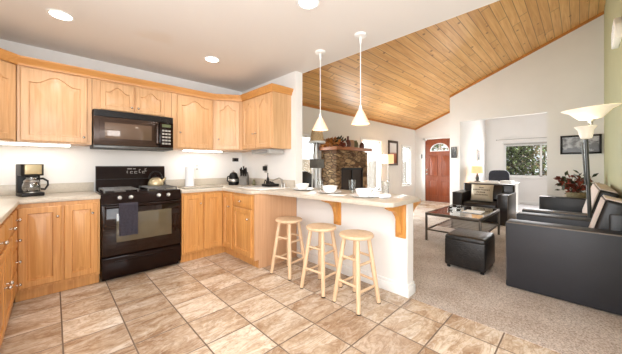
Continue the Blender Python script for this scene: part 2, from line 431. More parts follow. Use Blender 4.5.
struct('ceiling', G().box(-0.95, 2.43, -1.8, 4.15, H, H+0.1).box(2.43, 2.7, -1.8, -0.44, H, H+0.1), stained_ceiling())
def yz(poly, x0, x1):      # prism of a (y, z) polygon between x0 and x1
    g = G(); m = Matrix(((0, 0, 1, 0), (1, 0, 0, 0), (0, 1, 0, 0), (0, 0, 0, 1)))
    return g.prism(poly, x0, x1, m)
struct('ceiling_vault', yz([(4.15, roofz(4.15)), (-0.44, roofz(-0.44)), (-0.44, roofz(-0.44)+0.12), (4.15, roofz(4.15)+0.12)], 2.38, 9.2), M['pine'])
struct('ceiling_office', G().box(7.9, 10.7, -1.0, 2.26, 3.4, 3.5), M['ceil'])
def wall_y(name, y0, y1, x0, x1, z0, z1, holes, mat):   # wall in the xz plane with rectangular holes
    g = G(); xs = sorted({x0, x1, *[h[0] for h in holes], *[h[1] for h in holes]})
    for a, b in zip(xs, xs[1:]):
        hs = [h for h in holes if h[0] <= a and h[1] >= b]
        if not hs: g.box(a, b, y0, y1, z0, z1)
        else: g.box(a, b, y0, y1, z0, hs[0][2]); g.box(a, b, y0, y1, hs[0][3], z1)
    return struct(name, g, mat)
W1 = (3.35, 4.12, 0.5, 1.86); W2 = (5.85, 6.78, 0.5, 1.9); W3 = (8.14, 8.72, 0.56, 1.84)
wall_y('wall_back', 4.05, 4.15, -0.95, 2.43, 0, H+0.05, [], M['wall'])
wall_y('wall_fireplace', 4.05, 4.15, 2.43, 9.2, 0, 2.52, [W1, W2, W3], M['wall'])
struct('wall_left', G().box(-0.95, -0.85, -1.8, 4.05, 0, H), M['wall'])
struct('wall_right', G().box(2.31, 2.43, 2.65, 4.05, 0, H), M['wall'])
struct('wall_peninsula', G().box(2.31, 2.43, 1.10, 2.65, 0, 0.862), M['wall'])
struct('wall_vault_side', yz([(4.05, H), (-0.44, H), (-0.44, roofz(-0.44)), (4.05, roofz(4.05))], 2.43, 2.445), M['wall'])
struct('wall_entry', yz([(3.70, 0), (4.05, 0), (4.05, roofz(4.05)), (3.70, roofz(3.70))], 9.1, 9.2)
       .add(yz([(2.50, 2.10), (3.70, 2.10), (3.70, roofz(3.70)), (2.50, roofz(2.50))], 9.1, 9.2).bm)
       .box(9.1, 9.2, 2.50, 2.785, 0, 2.1), M['wall'])
struct('wall_far', yz([(2.25, 0), (2.5, 0), (2.5, roofz(2.5)), (2.25, roofz(2.25))], 7.8, 10.7)
       .add(yz([(0.506, 2.39), (2.25, 2.39), (2.25, roofz(2.25)), (0.506, roofz(0.506))], 7.8, 7.9).bm)
       .add(yz([(-0.44, 0), (0.506, 0), (0.506, roofz(0.506)), (-0.44, roofz(-0.44))], 7.8, 7.9).bm), M['wall'])
struct('wall_behind', G().box(-0.95, 2.6, -1.8, -1.7, 0, H).box(2.6, 2.7, -1.8, -0.44, 0, 4.3), M['wall'])
struct('wall_opening', G().box(2.385, 2.6, -0.46, -0.44, H, 4.4), M['wall'])
struct('wall_green', yz([(-0.44, 0), (-0.34, 0), (-0.34, roofz(-0.34)), (-0.44, roofz(-0.44))], 2.6, 7.8), M['green'])
OW = (0.62, 1.74, 0.86, 1.93)
g = G().box(10.6, 10.7, -1.0, OW[0], 0, 3.4).box(10.6, 10.7, OW[1], 2.25, 0, 3.4).box(10.6, 10.7, OW[0], OW[1], 0, OW[2]).box(10.6, 10.7, OW[0], OW[1], OW[3], 3.4)
struct('wall_office', g.box(7.9, 10.7, -1.1, -1.0, 0, 3.4), M['wall'])
# pine trim along the eave and up the gable
struct('trim_1', G().box(2.43, 9.1, 4.03, 4.05, roofz(4.05)-0.05, roofz(4.05)+0.004), M['oak_trim'])
def slope_trim(name, x0, x1, ya, yb):
    struct(name, yz([(ya, roofz(ya)-0.055), (yb, roofz(yb)-0.055), (yb, roofz(yb)), (ya, roofz(ya))], x0, x1), M['oak_trim'])
slope_trim('trim_2', 7.775, 7.8, 2.5, -0.34); slope_trim('trim_3', 9.075, 9.1, 4.05, 2.5)
struct('trim_4', G().box(7.9, 9.1, 2.5, 2.515, 0, 0.09), M['white'])
# baseboards
def base_prof(name, x0, x1, y0, y1): struct(name, G().box(x0, x1, y0, y1, 0, 0.095, 0.004), M['white'])
struct('baseboard_peninsula', G().box(2.294, 2.446, 1.084, 2.60, 0, 0.085, 0.004).box(2.300, 2.440, 1.09, 2.60, 0.08, 0.115, 0.006), M['white'])
base_prof('baseboard_entry', 9.085, 9.1, 3.72, 4.05); base_prof('baseboard_far', 7.785, 7.8, -0.34, 0.5); base_prof('baseboard_pier', 7.785, 7.8, 2.25, 2.5)
base_prof('baseboard_fireplace', 5.6, 9.1, 4.035, 4.05); base_prof('baseboard_office', 10.585, 10.6, -1.0, 2.25)

# windows (structure): frame, sash, pane, sill
def window_y(name, w, mull=None, blind=0):
    x0, x1, z0, z1 = w; f = 0.05
    g = G().box(x0-0.06, x1+0.06, 4.03, 4.05, z1, z1+0.07, 0.004).box(x0-0.06, x0, 4.03, 4.05, z0, z1, 0.004).box(x1, x1+0.06, 4.03, 4.05, z0, z1, 0.004)
    o = struct(name, g, M['white'])
    s = G().box(x0, x0+f, 4.08, 4.13, z0, z1).box(x1-f, x1, 4.08, 4.13, z0, z1).box(x0, x1, 4.08, 4.13, z1-f, z1).box(x0, x1, 4.08, 4.13, z0, z0+f)
    if mull: s.box((x0+x1)/2-0.02, (x0+x1)/2+0.02, 4.08, 4.13, z0, z1)
    obj('sash', s, M['white'], o); obj('sill', G().box(x0-0.08, x1+0.08, 3.99, 4.08, z0-0.03, z0, 0.006), M['white'], o)
    obj('pane', G().box(x0+f, x1-f, 4.10, 4.106, z0+f, z1-f), M['pane'], o)
    return o
window_y('window_1', W1); window_y('window_2', W2); window_y('window_3', W3)
o = struct('window_4', G().box(10.585, 10.6, OW[0]-0.06, OW[1]+0.06, OW[3], OW[3]+0.05, 0.003).box(10.57, 10.6, OW[0]-0.07, OW[1]+0.07, OW[2]-0.05, OW[2], 0.004), M['white'])
s = G(); f = 0.045
s.box(10.63, 10.68, OW[0], OW[0]+f, OW[2], OW[3]).box(10.63, 10.68, OW[1]-f, OW[1], OW[2], OW[3]).box(10.63, 10.68, OW[0], OW[1], OW[2], OW[2]+f).box(10.63, 10.68, OW[0], OW[1], OW[3]-f, OW[3]).box(10.63, 10.68, 0.80, 0.85, OW[2], OW[3])
obj('sash', s, M['white'], o); obj('pane', G().box(10.65, 10.656, OW[0]+f, OW[1]-f, OW[2]+f, OW[3]-f), M['pane'], o)
t = thing('roller_blind', 'rolled-up pale blind across the top of the office window', 'blind', (10.58, 1.18, 1.9))
obj('headrail', G().box(10.56, 10.6, OW[0], OW[1], 1.885, 1.93, 0.005), M['greyplastic'], t)
sl = G()
for i in range(6): sl.box(10.565, 10.595, OW[0]+0.01, OW[1]-0.01, 1.835+i*0.008, 1.84+i*0.008)
obj('blind_stack', sl, M['white'], t)
t = thing('curtain_rod', 'thin bare metal curtain rod above the office window', 'curtain rod', (10.5, 1.18, 2.07))
obj('rod', G().cyl((10.52, 0.45, 2.06), (10.52, 1.92, 2.06), 0.010), M['steel'], t)
for y in (0.6, 1.82): obj('bracket', G().box(10.51, 10.6, y-0.008, y+0.008, 2.05, 2.07), M['steel'], t)
for y in (0.44, 1.93): obj('finial', G().ball((10.52, y, 2.06), 0.02), M['steel'], t)

# front door
DY0, DY1, DZ = 2.785, 3.70, 2.10
o = struct('door_1', G().box(9.075, 9.1, DY1, DY1+0.085, 0, DZ+0.05, 0.004).box(9.075, 9.1, DY0-0.085, DY0, 0, DZ+0.05, 0.004).box(9.075, 9.1, DY0-0.1, DY1+0.1, DZ+0.0, DZ+0.07, 0.004), M['white'])
xm = 9.115; cy = (DY0+DY1)/2; r = 0.30; zc = 1.70
# door leaf with a half-round opening for the fanlight
t = bmesh.new(); K = 20
arc = [(cy+r*math.cos(PI*k/K), zc+0.85*r*math.sin(PI*k/K)) for k in range(K+1)]
inn = [t.verts.new((xm, y, z)) for y, z in arc]
out = []
for k in range(K+1):
    y, z = arc[k]; a = PI*k/K
    ca, sa = math.cos(a), math.sin(a)
    sc = min((DY1-cy)/abs(ca) if abs(ca) > 1e-6 else 9, (DZ-0.006-zc)/sa if sa > 1e-6 else 9)
    out.append(t.verts.new((xm, cy+sc*ca, zc+sc*sa)))
for k in range(K):
    if (out[k].co-out[k+1].co).length > 1e-6: t.faces.new((inn[k], inn[k+1], out[k+1], out[k]))
bl = t.verts.new((xm, DY0, 0.012)); br = t.verts.new((xm, DY1, 0.012))
t.faces.new([br, out[0]] + [inn[0]] + [inn[K]] + [out[K], bl])
ret = bmesh.ops.extrude_face_region(t, geom=list(t.faces)); bmesh.ops.translate(t, verts=[v for v in ret['geom'] if isinstance(v, bmesh.types.BMVert)], vec=(0.045, 0, 0))
bmesh.ops.recalc_face_normals(t, faces=t.faces)
leaf = obj('door_leaf', t, M['doorred'], o)
for (ya, yb, za, zb) in ((DY0+0.12, cy-0.06, 0.86, 1.55), (cy+0.06, DY1-0.12, 0.86, 1.55), (DY0+0.12, cy-0.06, 0.2, 0.72), (cy+0.06, DY1-0.12, 0.2, 0.72)):
    g = G(); g.panel(yb-ya, zb-za, 0, 0.012, 0.014, frame((xm+0.002, yb, za), (0, -1, 0), (-1, 0, 0)))
    obj('door_panel', g, M['doorred'], leaf)
g = G(); g.tube([(xm-0.004, cy+(r-0.012)*math.cos(PI*k/K), zc+0.85*(r-0.012)*math.sin(PI*k/K)) for k in range(K+1)], 0.014)
g.tube([(xm-0.004, cy-r, zc), (xm-0.004, cy+r, zc)], 0.014)
for a in (PI/4, PI/2, 3*PI/4): g.tube([(xm, cy, zc), (xm, cy+r*math.cos(a), zc+0.85*r*math.sin(a))], 0.007)
g.tube([(xm, cy+0.11*math.cos(PI*k/8), zc+0.10*math.sin(PI*k/8)) for k in range(9)], 0.007)
fl = obj('fanlight_frame', g, M['white'], o)
obj('fanlight_pane', G().prism([(y, z) for y, z in arc], xm+0.02, xm+0.026, Matrix(((0, 0, 1, 0), (1, 0, 0, 0), (0, 1, 0, 0), (0, 0, 0, 1)))), M['pane'], o)
for z in (0.93, 1.06):
    obj('door_handle' if z < 1 else 'deadbolt', G().cyl((xm, DY1-0.065, z), (xm-0.03, DY1-0.065, z), 0.03).ball((xm-0.05, DY1-0.065, z), 0.03 if z < 1 else 0.022), M['knob'], o)

# crown moulding on the upper cabinets
UB, UT = 1.432, 2.19
PATH = [(-0.55, 3.42), (-0.245, 3.72), (1.66, 3.72), (2.0, 3.5), (2.0, 2.74), (2.31, 2.74)]
def offset_path(pts, d):
    res = []
    for i, p in enumerate(pts):
        ds = []
        if i > 0: ds.append(Vector(pts[i])-Vector(pts[i-1]))
        if i < len(pts)-1: ds.append(Vector(pts[i+1])-Vector(pts[i]))
        ns = [Vector((v.y, -v.x)).normalized() for v in ds]
        m = sum(ns, Vector((0, 0))).normalized(); k = 1/max(0.3, m.dot(ns[0]))
        res.append((p[0]+m.x*d*k, p[1]+m.y*d*k))
    return res
t = bmesh.new(); prof = [(0.0, 2.155), (0.012, 2.158), (0.016, 2.185), (0.04, 2.215), (0.045, 2.24), (0.0, 2.24)]
rings = [[t.verts.new((x, y, z)) for x, y in offset_path(PATH, d)] for d, z in prof]
for a, b in zip(rings, rings[1:]+rings[:1]):
    for i in range(len(PATH)-1): t.faces.new((a[i], a[i+1], b[i+1], b[i]))
t.faces.new([q[0] for q in rings]); t.faces.new([q[-1] for q in rings][::-1])
bmesh.ops.recalc_face_normals(t, faces=t.faces)
struct('trim_5', t, M['crown'])

# ------------------------------------------------------------------ cabinets
def knob_g(p, n):
    p = Vector(p); n = Vector(n).normalized()
    return G().cyl(p, p+n*0.018, 0.005, n=10).ball(p+n*0.024, 0.0125, n=12)
def add_door(parent, o, xd, zd, w, h, arch, mat, knob=None, name='door', slab=False, rail=0.055):
    m = frame(o, xd, zd); d = obj(name, G().panel(w, h, arch, rail, 0.02, m, slab), mat, parent)
    if knob is not None:
        p = m @ Vector((knob[0], knob[1], 0.02)); obj('knob', knob_g(p, zd), M['knob'], d)
    return d
U = 'oak wall cabinets'
OK, OB = M['oak'], M['oak_base']
t = thing('wall_cabinet', 'angled oak wall cabinet cut off at the photo\'s left edge', 'cabinet', (-0.6, 3.8, UB), U)
obj('carcass', G().prism([(-0.848, 4.048), (-0.25, 4.048), (-0.25, 3.725), (-0.55, 3.42), (-0.848, 3.42)], UB, UT), OK, t)
dx = Vector((0.305, 0.30, 0)).normalized(); nz_ = Vector((dx.y, -dx.x, 0))
add_door(t, Vector((-0.55, 3.42, UB+0.012))+dx*0.03, dx, nz_, 0.37, 0.70, 0.09, OK)
t = thing('wall_cabinet', 'wide single-door oak wall cabinet above the coffee maker', 'cabinet', (0.03, 3.88, UB), U)
obj('carcass', G().box(-0.246, 0.298, 3.722, 4.048, UB, UT), OK, t)
add_door(t, (-0.225, 3.722, UB+0.012), (1, 0, 0), (0, -1, 0), 0.485, 0.70, 0.075, OK, (0.455, 0.06))
t = thing('wall_cabinet', 'short two-door oak wall cabinet above the microwave', 'cabinet', (0.7, 3.88, 1.82), U)
obj('carcass', G().box(0.302, 1.098, 3.722, 4.048, 1.822, UT), OK, t)
add_door(t, (0.37, 3.722, 1.834), (1, 0, 0), (0, -1, 0), 0.315, 0.305, 0.06, OK, (0.29, 0.05), rail=0.045)
add_door(t, (0.702, 3.722, 1.834), (1, 0, 0), (0, -1, 0), 0.315, 0.305, 0.06, OK, (0.025, 0.05), rail=0.045)
t = thing('wall_cabinet', 'single-door oak wall cabinet right of the microwave above the paper towels', 'cabinet', (1.38, 3.88, UB), U)
obj('carcass', G().box(1.102, 1.658, 3.722, 4.048, UB, UT), OK, t)
add_door(t, (1.165, 3.722, UB+0.012), (1, 0, 0), (0, -1, 0), 0.47, 0.70, 0.075, OK, (0.03, 0.2))
t = thing('wall_cabinet', 'narrow angled oak wall cabinet in the inner corner above the knife block', 'cabinet', (1.95, 3.85, UB), U)
obj('carcass', G().prism([(1.662, 4.048), (2.308, 4.048), (2.308, 3.502), (2.0, 3.502), (1.662, 3.722)], UB, UT), OK, t)
dx = Vector((0.338, -0.22, 0)).normalized(); nz_ = Vector((dx.y, -dx.x, 0))
add_door(t, Vector((1.662, 3.722, UB+0.012))+dx*0.035, dx, nz_, 0.33, 0.70, 0.075, OK, (0.04, 0.14))
t = thing('wall_cabinet', 'two-door oak wall cabinet with a plain side panel above the radio', 'cabinet', (2.15, 3.1, UB), U)
obj('carcass', G().box(2.002, 2.308, 2.742, 3.498, UB, UT), OK, t)
add_door(t, (2.002, 3.47, UB+0.012), (0, -1, 0), (-1, 0, 0), 0.345, 0.70, 0.075, OK, (0.315, 0.2))
add_door(t, (2.002, 3.115, UB+0.012), (0, -1, 0), (-1, 0, 0), 0.345, 0.70, 0.075, OK, (0.03, 0.2))

LB = 'oak base cabinets'
CT = 0.866
t = thing('base_cabinet', 'two-door oak base cabinet under the coffee maker', 'cabinet', (0.05, 3.7, 0), LB)
obj('carcass', G().box(-0.24, 0.338, 3.42, 4.045, 0.10, CT-0.002), OB, t)
obj('toe_kick', G().box(-0.24, 0.338, 3.47, 3.485, 0, 0.10), OB, t)
add_door(t, (-0.222, 3.42, 0.125), (1, 0, 0), (0, -1, 0), 0.275, 0.705, 0, OB, (0.25, 0.61))
add_door(t, (0.072, 3.42, 0.125), (1, 0, 0), (0, -1, 0), 0.25, 0.705, 0, OB, (0.205, 0.61))
t = thing('base_cabinet', 'oak stack of four drawers beside the corner left of the oven', 'cabinet', (-0.55, 3.2, 0), LB)
obj('carcass', G().box(-0.848, -0.242, 3.08, 3.418, 0.10, CT-0.002), OB, t)
obj('toe_kick', G().box(-0.31, -0.295, 3.08, 3.418, 0, 0.10), OB, t)
for z, h in ((0.68, 0.145), (0.505, 0.155), (0.325, 0.16), (0.125, 0.18)):
    add_door(t, (-0.242, 3.095, z), (0, 1, 0), (1, 0, 0), 0.285, h, 0, OB, (0.15, h/2), 'drawer', True)
t = thing('base_cabinet', 'oak base cabinet at the photo\'s left edge with drawers over doors', 'cabinet', (-0.55, 2.6, 0), LB)
obj('carcass', G().box(-0.848, -0.242, 2.1, 3.078, 0.10, CT-0.002), OB, t)
obj('toe_kick', G().box(-0.31, -0.295, 2.1, 3.078, 0, 0.10), OB, t)
for k in range(2):
    y = 2.12+k*0.48
    add_door(t, (-0.242, y, 0.68), (0, 1, 0), (1, 0, 0), 0.46, 0.145, 0, OB, (0.23, 0.07), 'drawer', True)
    add_door(t, (-0.242, y, 0.125), (0, 1, 0), (1, 0, 0), 0.46, 0.53, 0, OB, (0.425 if k == 0 else 0.035, 0.3))
t = thing('base_cabinet', 'oak corner base cabinet with three doors right of the oven', 'cabinet', (1.6, 3.7, 0), LB)
obj('carcass', G().prism([(1.122, 4.045), (2.308, 4.045), (2.308, 3.122), (1.66, 3.122), (1.66, 3.41), (1.122, 3.41)], 0.10, CT-0.002), OB, t)
obj('toe_kick', G().box(1.122, 1.71, 3.46, 3.475, 0, 0.10).box(1.71, 1.725, 3.122, 3.475, 0, 0.10), OB, t)
add_door(t, (1.14, 3.41, 0.125), (1, 0, 0), (0, -1, 0), 0.24, 0.715, 0, OB, (0.2, 0.6))
add_door(t, (1.395, 3.41, 0.125), (1, 0, 0), (0, -1, 0), 0.242, 0.715, 0, OB)
add_door(t, (1.66, 3.385, 0.125), (0, -1, 0), (-1, 0, 0), 0.245, 0.715, 0, OB, (0.2, 0.55))
t = thing('base_cabinet', 'oak base cabinet with one drawer over one door beside the first stool', 'cabinet', (1.98, 2.87, 0), LB)
obj('carcass', G().box(1.66, 2.308, 2.64, 3.118, 0.10, CT-0.002), OB, t)
obj('toe_kick', G().box(1.72, 1.735, 2.64, 3.118, 0, 0.10), OB, t)
add_door(t, (1.66, 3.10, 0.70), (0, -1, 0), (-1, 0, 0), 0.42, 0.14, 0, OB, (0.21, 0.07), 'drawer', True)
add_door(t, (1.66, 3.10, 0.125), (0, -1, 0), (-1, 0, 0), 0.42, 0.56, 0, OB, (0.38, 0.45))
obj('side_panel', G().prism([(1.66, 0.10), (1.72, 0.10), (1.72, 0), (2.30, 0), (2.30, CT-0.003), (1.66, CT-0.003)], -2.639, -2.622, Matrix(((1, 0, 0, 0), (0, 0, -1, 0), (0, 1, 0, 0), (0, 0, 0, 1)))), M['oak_panel'], t, label='pale veneered oak end panel')

# ------------------------------------------------------------------ countertops
t = thing('countertop', 'beige laminate countertop with backsplash left of the oven', 'countertop', (-0.3, 3.6, CT))
obj('worktop', G().prism([(-0.848, 4.047), (0.342, 4.047), (0.342, 3.395), (-0.212, 3.395), (-0.212, 2.0), (-0.848, 2.0)], CT, CT+0.038, None, 0.006), M['counter'], t)
obj('backsplash', G().box(-0.83, 0.342, 4.03, 4.048, CT+0.038, 1.008, 0.003).box(-0.848, -0.83, 2.0, 4.048, CT+0.038, 1.008, 0.003), M['counter'], t)
t = thing('countertop', 'beige laminate countertop running from the oven round to the breakfast bar', 'countertop', (1.9, 2.9, CT))
obj('worktop', G().prism([(1.118, 4.047), (2.306, 4.047), (2.306, 2.645), (1.765, 2.645), (1.76, 2.66), (1.66, 2.70), (1.635, 2.76), (1.635, 3.385), (1.118, 3.385)], CT, CT+0.038, None, 0.003), M['counter'], t)
obj('bar_top', G().prism([(1.765, 2.6465), (2.53, 2.6465), (2.60, 2.5), (2.60, 1.22), (2.46, 1.05), (1.95, 1.045), (1.90, 1.09), (1.885, 1.5), (1.845, 2.05), (1.80, 2.6)], CT, CT+0.038, None, 0.003), M['counter'], t)
obj('backsplash', G().box(1.118, 2.29, 4.03, 4.048, CT+0.038, 1.008, 0.003).box(2.29, 2.308, 2.66, 4.03, CT+0.038, 1.008, 0.003), M['counter'], t)
def corbel(x, y, sgn, label):
    g = G(); L, Hh = 0.26, 0.30
    pts = [(0, 0), (L, 0), (L, -0.035), (L-0.03, -0.05), (L-0.06, -0.05)]
    for k in range(9):
        a = PI/2*k/8; pts.append((0.05+0.15*(1-math.sin(a)), -0.06-0.19*(1-math.cos(a))))
    pts += [(0.05, -Hh+0.03), (0.03, -Hh), (0, -Hh)]
    m = Matrix(((sgn, 0, 0, x), (0, 0, 1, y), (0, 1, 0, CT-0.002), (0, 0, 0, 1)))
    return single('corbel', g.prism(pts, -0.022, 0.022, m, 0.003).box(x+sgn*0.0, x+sgn*0.018, y-0.05, y+0.05, CT-0.33, CT-0.002, 0.003), M['corbel'], label, 'bracket', (x, y, CT-0.3), 'oak brackets under the bar')
corbel(2.309, 1.92, -1, 'oak bracket under the bar between the first and second stools')
corbel(2.309, 1.16, -1, 'oak bracket under the bar at its free end on the stool side')
corbel(2.431, 1.16, 1, 'oak bracket under the bar end on the carpet side')

# ------------------------------------------------------------------ range
t = thing('gas_range', 'black gas range with oven between the oak base cabinets', 'stove', (0.73, 3.7, 0))
RX0, RX1 = 0.348, 1.113
obj('body', G().box(RX0, RX1, 3.42, 4.02, 0.04, 0.895, 0.004).box(RX0+0.01, RX1-0.01, 3.47, 3.98, 0.0, 0.04), M['blackg'], t)
d = obj('oven_door', G().box(RX0+0.003, RX1-0.003, 3.385, 3.42, 0.265, 0.795, 0.008), M['ovenglass'], t)
obj('oven_window', G().box(0.47, 1.0, 3.382, 3.386, 0.40, 0.70, 0.001), plain('oven_window_reflection', (92, 82, 62), 0.04, var=0.03, coat=0.3, spec=0.6), d)  # glass colour lightened to paint in a beige reflection
obj('handle', G().box(RX0+0.02, RX1-0.02, 3.325, 3.352, 0.765, 0.795, 0.010, 3).box(RX0+0.04, RX0+0.075, 3.35, 3.387, 0.768, 0.792).box(RX1-0.075, RX1-0.04, 3.35, 3.387, 0.768, 0.792), M['blackg'], d)
d = obj('drawer', G().box(RX0+0.003, RX1-0.003, 3.388, 3.42, 0.05, 0.250, 0.008), M['blackg'], t)
obj('handle', G().box(RX0+0.10, RX1-0.10, 3.372, 3.392, 0.195, 0.215, 0.008, 3), M['blackg'], d)
d = obj('control_panel', yz([(3.39, 0.803), (3.43, 0.803), (3.47, 0.912), (3.43, 0.912)], RX0, RX1), M['blackg'], t)
for x in (0.50, 0.60, 0.87, 0.97):
    p = Vector((x, 3.408, 0.86)); n = Vector((0, -1, 0.35)).normalized()
    obj('knob', G().cyl(p, p+n*0.022, 0.021, 0.018, 16).box(-0.003, 0.003, -0.018, 0.018, 0, 0.010, 0.001, 1, Matrix.Translation(p+n*0.018) @ n.to_track_quat('Z', 'Y').to_matrix().to_4x4()), M['steel'], d)
obj('cooktop', G().box(RX0, RX1, 3.43, 3.96, 0.895, 0.915, 0.004), M['blackg'], t)
for cx in (0.53, 0.93):
    g = G(); z = 0.948
    for x in (cx-0.15, cx, cx+0.15): g.box(x-0.005, x+0.005, 3.47, 3.91, z-0.012, z, 0.002)
    for y in (3.475, 3.58, 3.69, 3.80, 3.905): g.box(cx-0.155, cx+0.155, y-0.005, y+0.005, z-0.012, z, 0.002)
    for x in (cx-0.15, cx+0.15):
        for y in (3.475, 3.905): g.box(x-0.006, x+0.006, y-0.006, y+0.006, 0.915, z)
    obj('grate', g, M['iron'], t)
    for y in (3.58, 3.80): obj('burner', G().lathe([(0, 0.915), (0.055, 0.915), (0.05, 0.925), (0.035, 0.927), (0.033, 0.934), (0, 0.936)], (cx, y, 0)), M['iron'], t)
bg = obj('backguard', yz([(3.945, 0.915), (4.02, 0.915), (4.02, 1.195), (3.985, 1.20), (3.965, 1.19)], RX0+0.005, RX1-0.03), M['blackg'], t)
def bgp(x, z): return (x, 3.945+0.02*(z-0.915)/0.275-0.002, z)
g = G()
for i, (x, z, w, h) in enumerate([(0.66, 1.165, 0.05, 0.012), (0.655, 1.125, 0.012, 0.03), (0.69, 1.12, 0.03, 0.028), (0.735, 1.12, 0.03, 0.028), (0.785, 1.135, 0.02, 0.045), (0.82, 1.12, 0.03, 0.028), (0.85, 1.15, 0.02, 0.035), (0.72, 1.165, 0.03, 0.010)]):
    y = bgp(x, z)[1]; g.box(x, x+w, y-0.0015, y+0.003, z-h/2, z-h/2+0.006); g.box(x, x+w, y-0.0015, y+0.003, z+h/2-0.006, z+h/2); g.box(x, x+0.006, y-0.0015, y+0.003, z-h/2, z+h/2)
obj('control_markings', g, M['display'], bg)
obj('trim_strip', G().box(RX0+0.005, RX1-0.03, 3.938, 3.95, 1.035, 1.045), M['blackm'], bg)
# kettle
KX, KY, KZ = 0.935, 3.80, 0.949
t = thing('kettle', 'champagne metal tea kettle with black loop handle on the back burner', 'kettle', (KX, KY, KZ))
obj('body', G().lathe([(0, 0), (0.082, 0), (0.088, 0.01), (0.086, 0.04), (0.07, 0.075), (0.045, 0.098), (0.03, 0.105), (0, 0.106)], (KX, KY, KZ)), M['gold'], t)
obj('lid', G().lathe([(0.032, 0.104), (0.03, 0.112), (0.008, 0.116), (0.012, 0.13), (0, 0.135)], (KX, KY, KZ)), M['blackm'], t)
obj('spout', G().tube([(KX+0.07, KY, KZ+0.05), (KX+0.10, KY, KZ+0.075), (KX+0.115, KY, KZ+0.10)], [0.02, 0.014, 0.011], 12), M['gold'], t)
obj('handle', G().tube([(KX+0.075*math.cos(a), KY, KZ+0.085+0.095*math.sin(a)) for a in [PI*k/14 for k in range(15)]], 0.009), M['blackm'], t)
# dish towel on the oven handle
t = bmesh.new(); cols = []
K, L = 10, 22
for i in range(K+1):
    x = 0.485+0.165*i/K; col = []
    for j in range(L+1):
        s_ = j/L; wob = 0.004*math.sin(i*1.9)*(0.3+s_)
        if j < 4: a = PI*j/4; y, z = 3.3385+0.019*math.cos(a), 0.80+0.012*math.sin(a)
        else: y, z = 3.3195+wob-0.0, 0.80-(s_-4/L)*0.40
        if j == 0: z = 0.68
        col.append(t.verts.new((x, y, z)))
    cols.append(col)
for a, b in zip(cols, cols[1:]):
    for j in range(L): t.faces.new((a[j], a[j+1], b[j+1], b[j]))
bmesh.ops.recalc_face_normals(t, faces=t.faces)
ex = bmesh.ops.solidify(t, geom=list(t.faces), thickness=0.005)
single('dish_towel', t, M['towel'], 'charcoal dish towel hanging over the oven door handle', 'towel', (0.565, 3.335, 0.8))
# microwave
t = thing('microwave', 'dark bronze over-the-range microwave mounted under the short oak cabinet', 'microwave', (0.7, 3.85, 1.4))
MX0, MX1, MY = 0.306, 1.094, 3.66
obj('body', G().box(MX0, MX1, MY, 4.045, 1.40, 1.818, 0.004), M['blackm'], t)
vg = G().box(MX0, MX1, MY-0.02, MY, 1.745, 1.816, 0.003)
for k in range(5): vg.box(MX0+0.02, MX1-0.02, MY-0.024, MY-0.018, 1.755+k*0.012, 1.760+k*0.012)
obj('vent_grille', vg, M['blackm'], t)
d = obj('door', G().box(MX0, 0.925, MY-0.03, MY, 1.43, 1.742, 0.006).box(MX0+0.05, 0.89, MY-0.034, MY-0.028, 1.465, 1.71, 0.004), M['micro'], t)
obj('window', G().box(0.40, 0.85, MY-0.037, MY-0.031, 1.505, 1.68, 0.001), plain('microwave_glass', (104, 84, 68), 0.08, var=0.03, coat=0.3, metal=0.2), d)
obj('handle', G().tube([(0.907, MY-0.03, 1.46), (0.907, MY-0.06, 1.48), (0.907, MY-0.065, 1.58), (0.907, MY-0.06, 1.69), (0.907, MY-0.03, 1.71)], 0.011), M['micro'], d)
d = obj('control_panel', G().box(0.935, MX1, MY-0.03, MY, 1.43, 1.742, 0.005), M['blackg'], t)
obj('display', G().box(0.965, 1.065, MY-0.033, MY-0.029, 1.685, 1.72), plain('green_display', (96, 104, 70), 0.3), d)
for r_ in range(5):
    for c_ in range(3): obj('button', G().box(0.965+c_*0.035, 0.992+c_*0.035, MY-0.033, MY-0.029, 1.47+r_*0.04, 1.49+r_*0.04, 0.001), M['display'], d)
obj('bottom_trim', G().box(MX0, MX1, MY-0.028, MY, 1.40, 1.428, 0.003), M['pewter'], t)

# under-cabinet lights
def tube_light(x0, x1, y0, y1, label, power):
    t = thing('under_cabinet_light', label, 'light', ((x0+x1)/2, (y0+y1)/2, UB-0.03), 'under-cabinet lights')
    obj('housing', G().box(x0, x1, y0, y1, UB-0.012, UB-0.001), M['white'], t)
    obj('lens', G().box(x0+0.005, x1-0.005, y0+0.005, y1-0.005, UB-0.028, UB-0.012, 0.004), M['tube_on'], t)
    l = area('under_cabinet_lamp', ((x0+x1)/2, (y0+y1)/2, UB-0.032), (0, 0, 0), x1-x0, y1-y0, power, (1, 0.95, 0.86)); l.parent = None
tube_light(-0.5, 0.13, 3.74, 3.84, 'lit tube light under the wide cabinet above the coffee maker', 0.8)
tube_light(1.28, 1.82, 3.76, 3.86, 'lit tube light under the cabinet above the paper towels', 0.7)
# under-cabinet radio
t = thing('under_cabinet_radio', 'grey flat radio mounted under the two-door cabinet by the sink', 'radio', (2.12, 2.95, UB-0.06))
obj('body', G().box(2.03, 2.28, 2.865, 3.30, UB-0.062, UB-0.002, 0.008), M['greyplastic'], t)
obj('face_panel', G().box(2.024, 2.032, 2.90, 3.27, UB-0.055, UB-0.012, 0.002), plain('radio_face', (150, 150, 148), 0.3, 0.3), t)

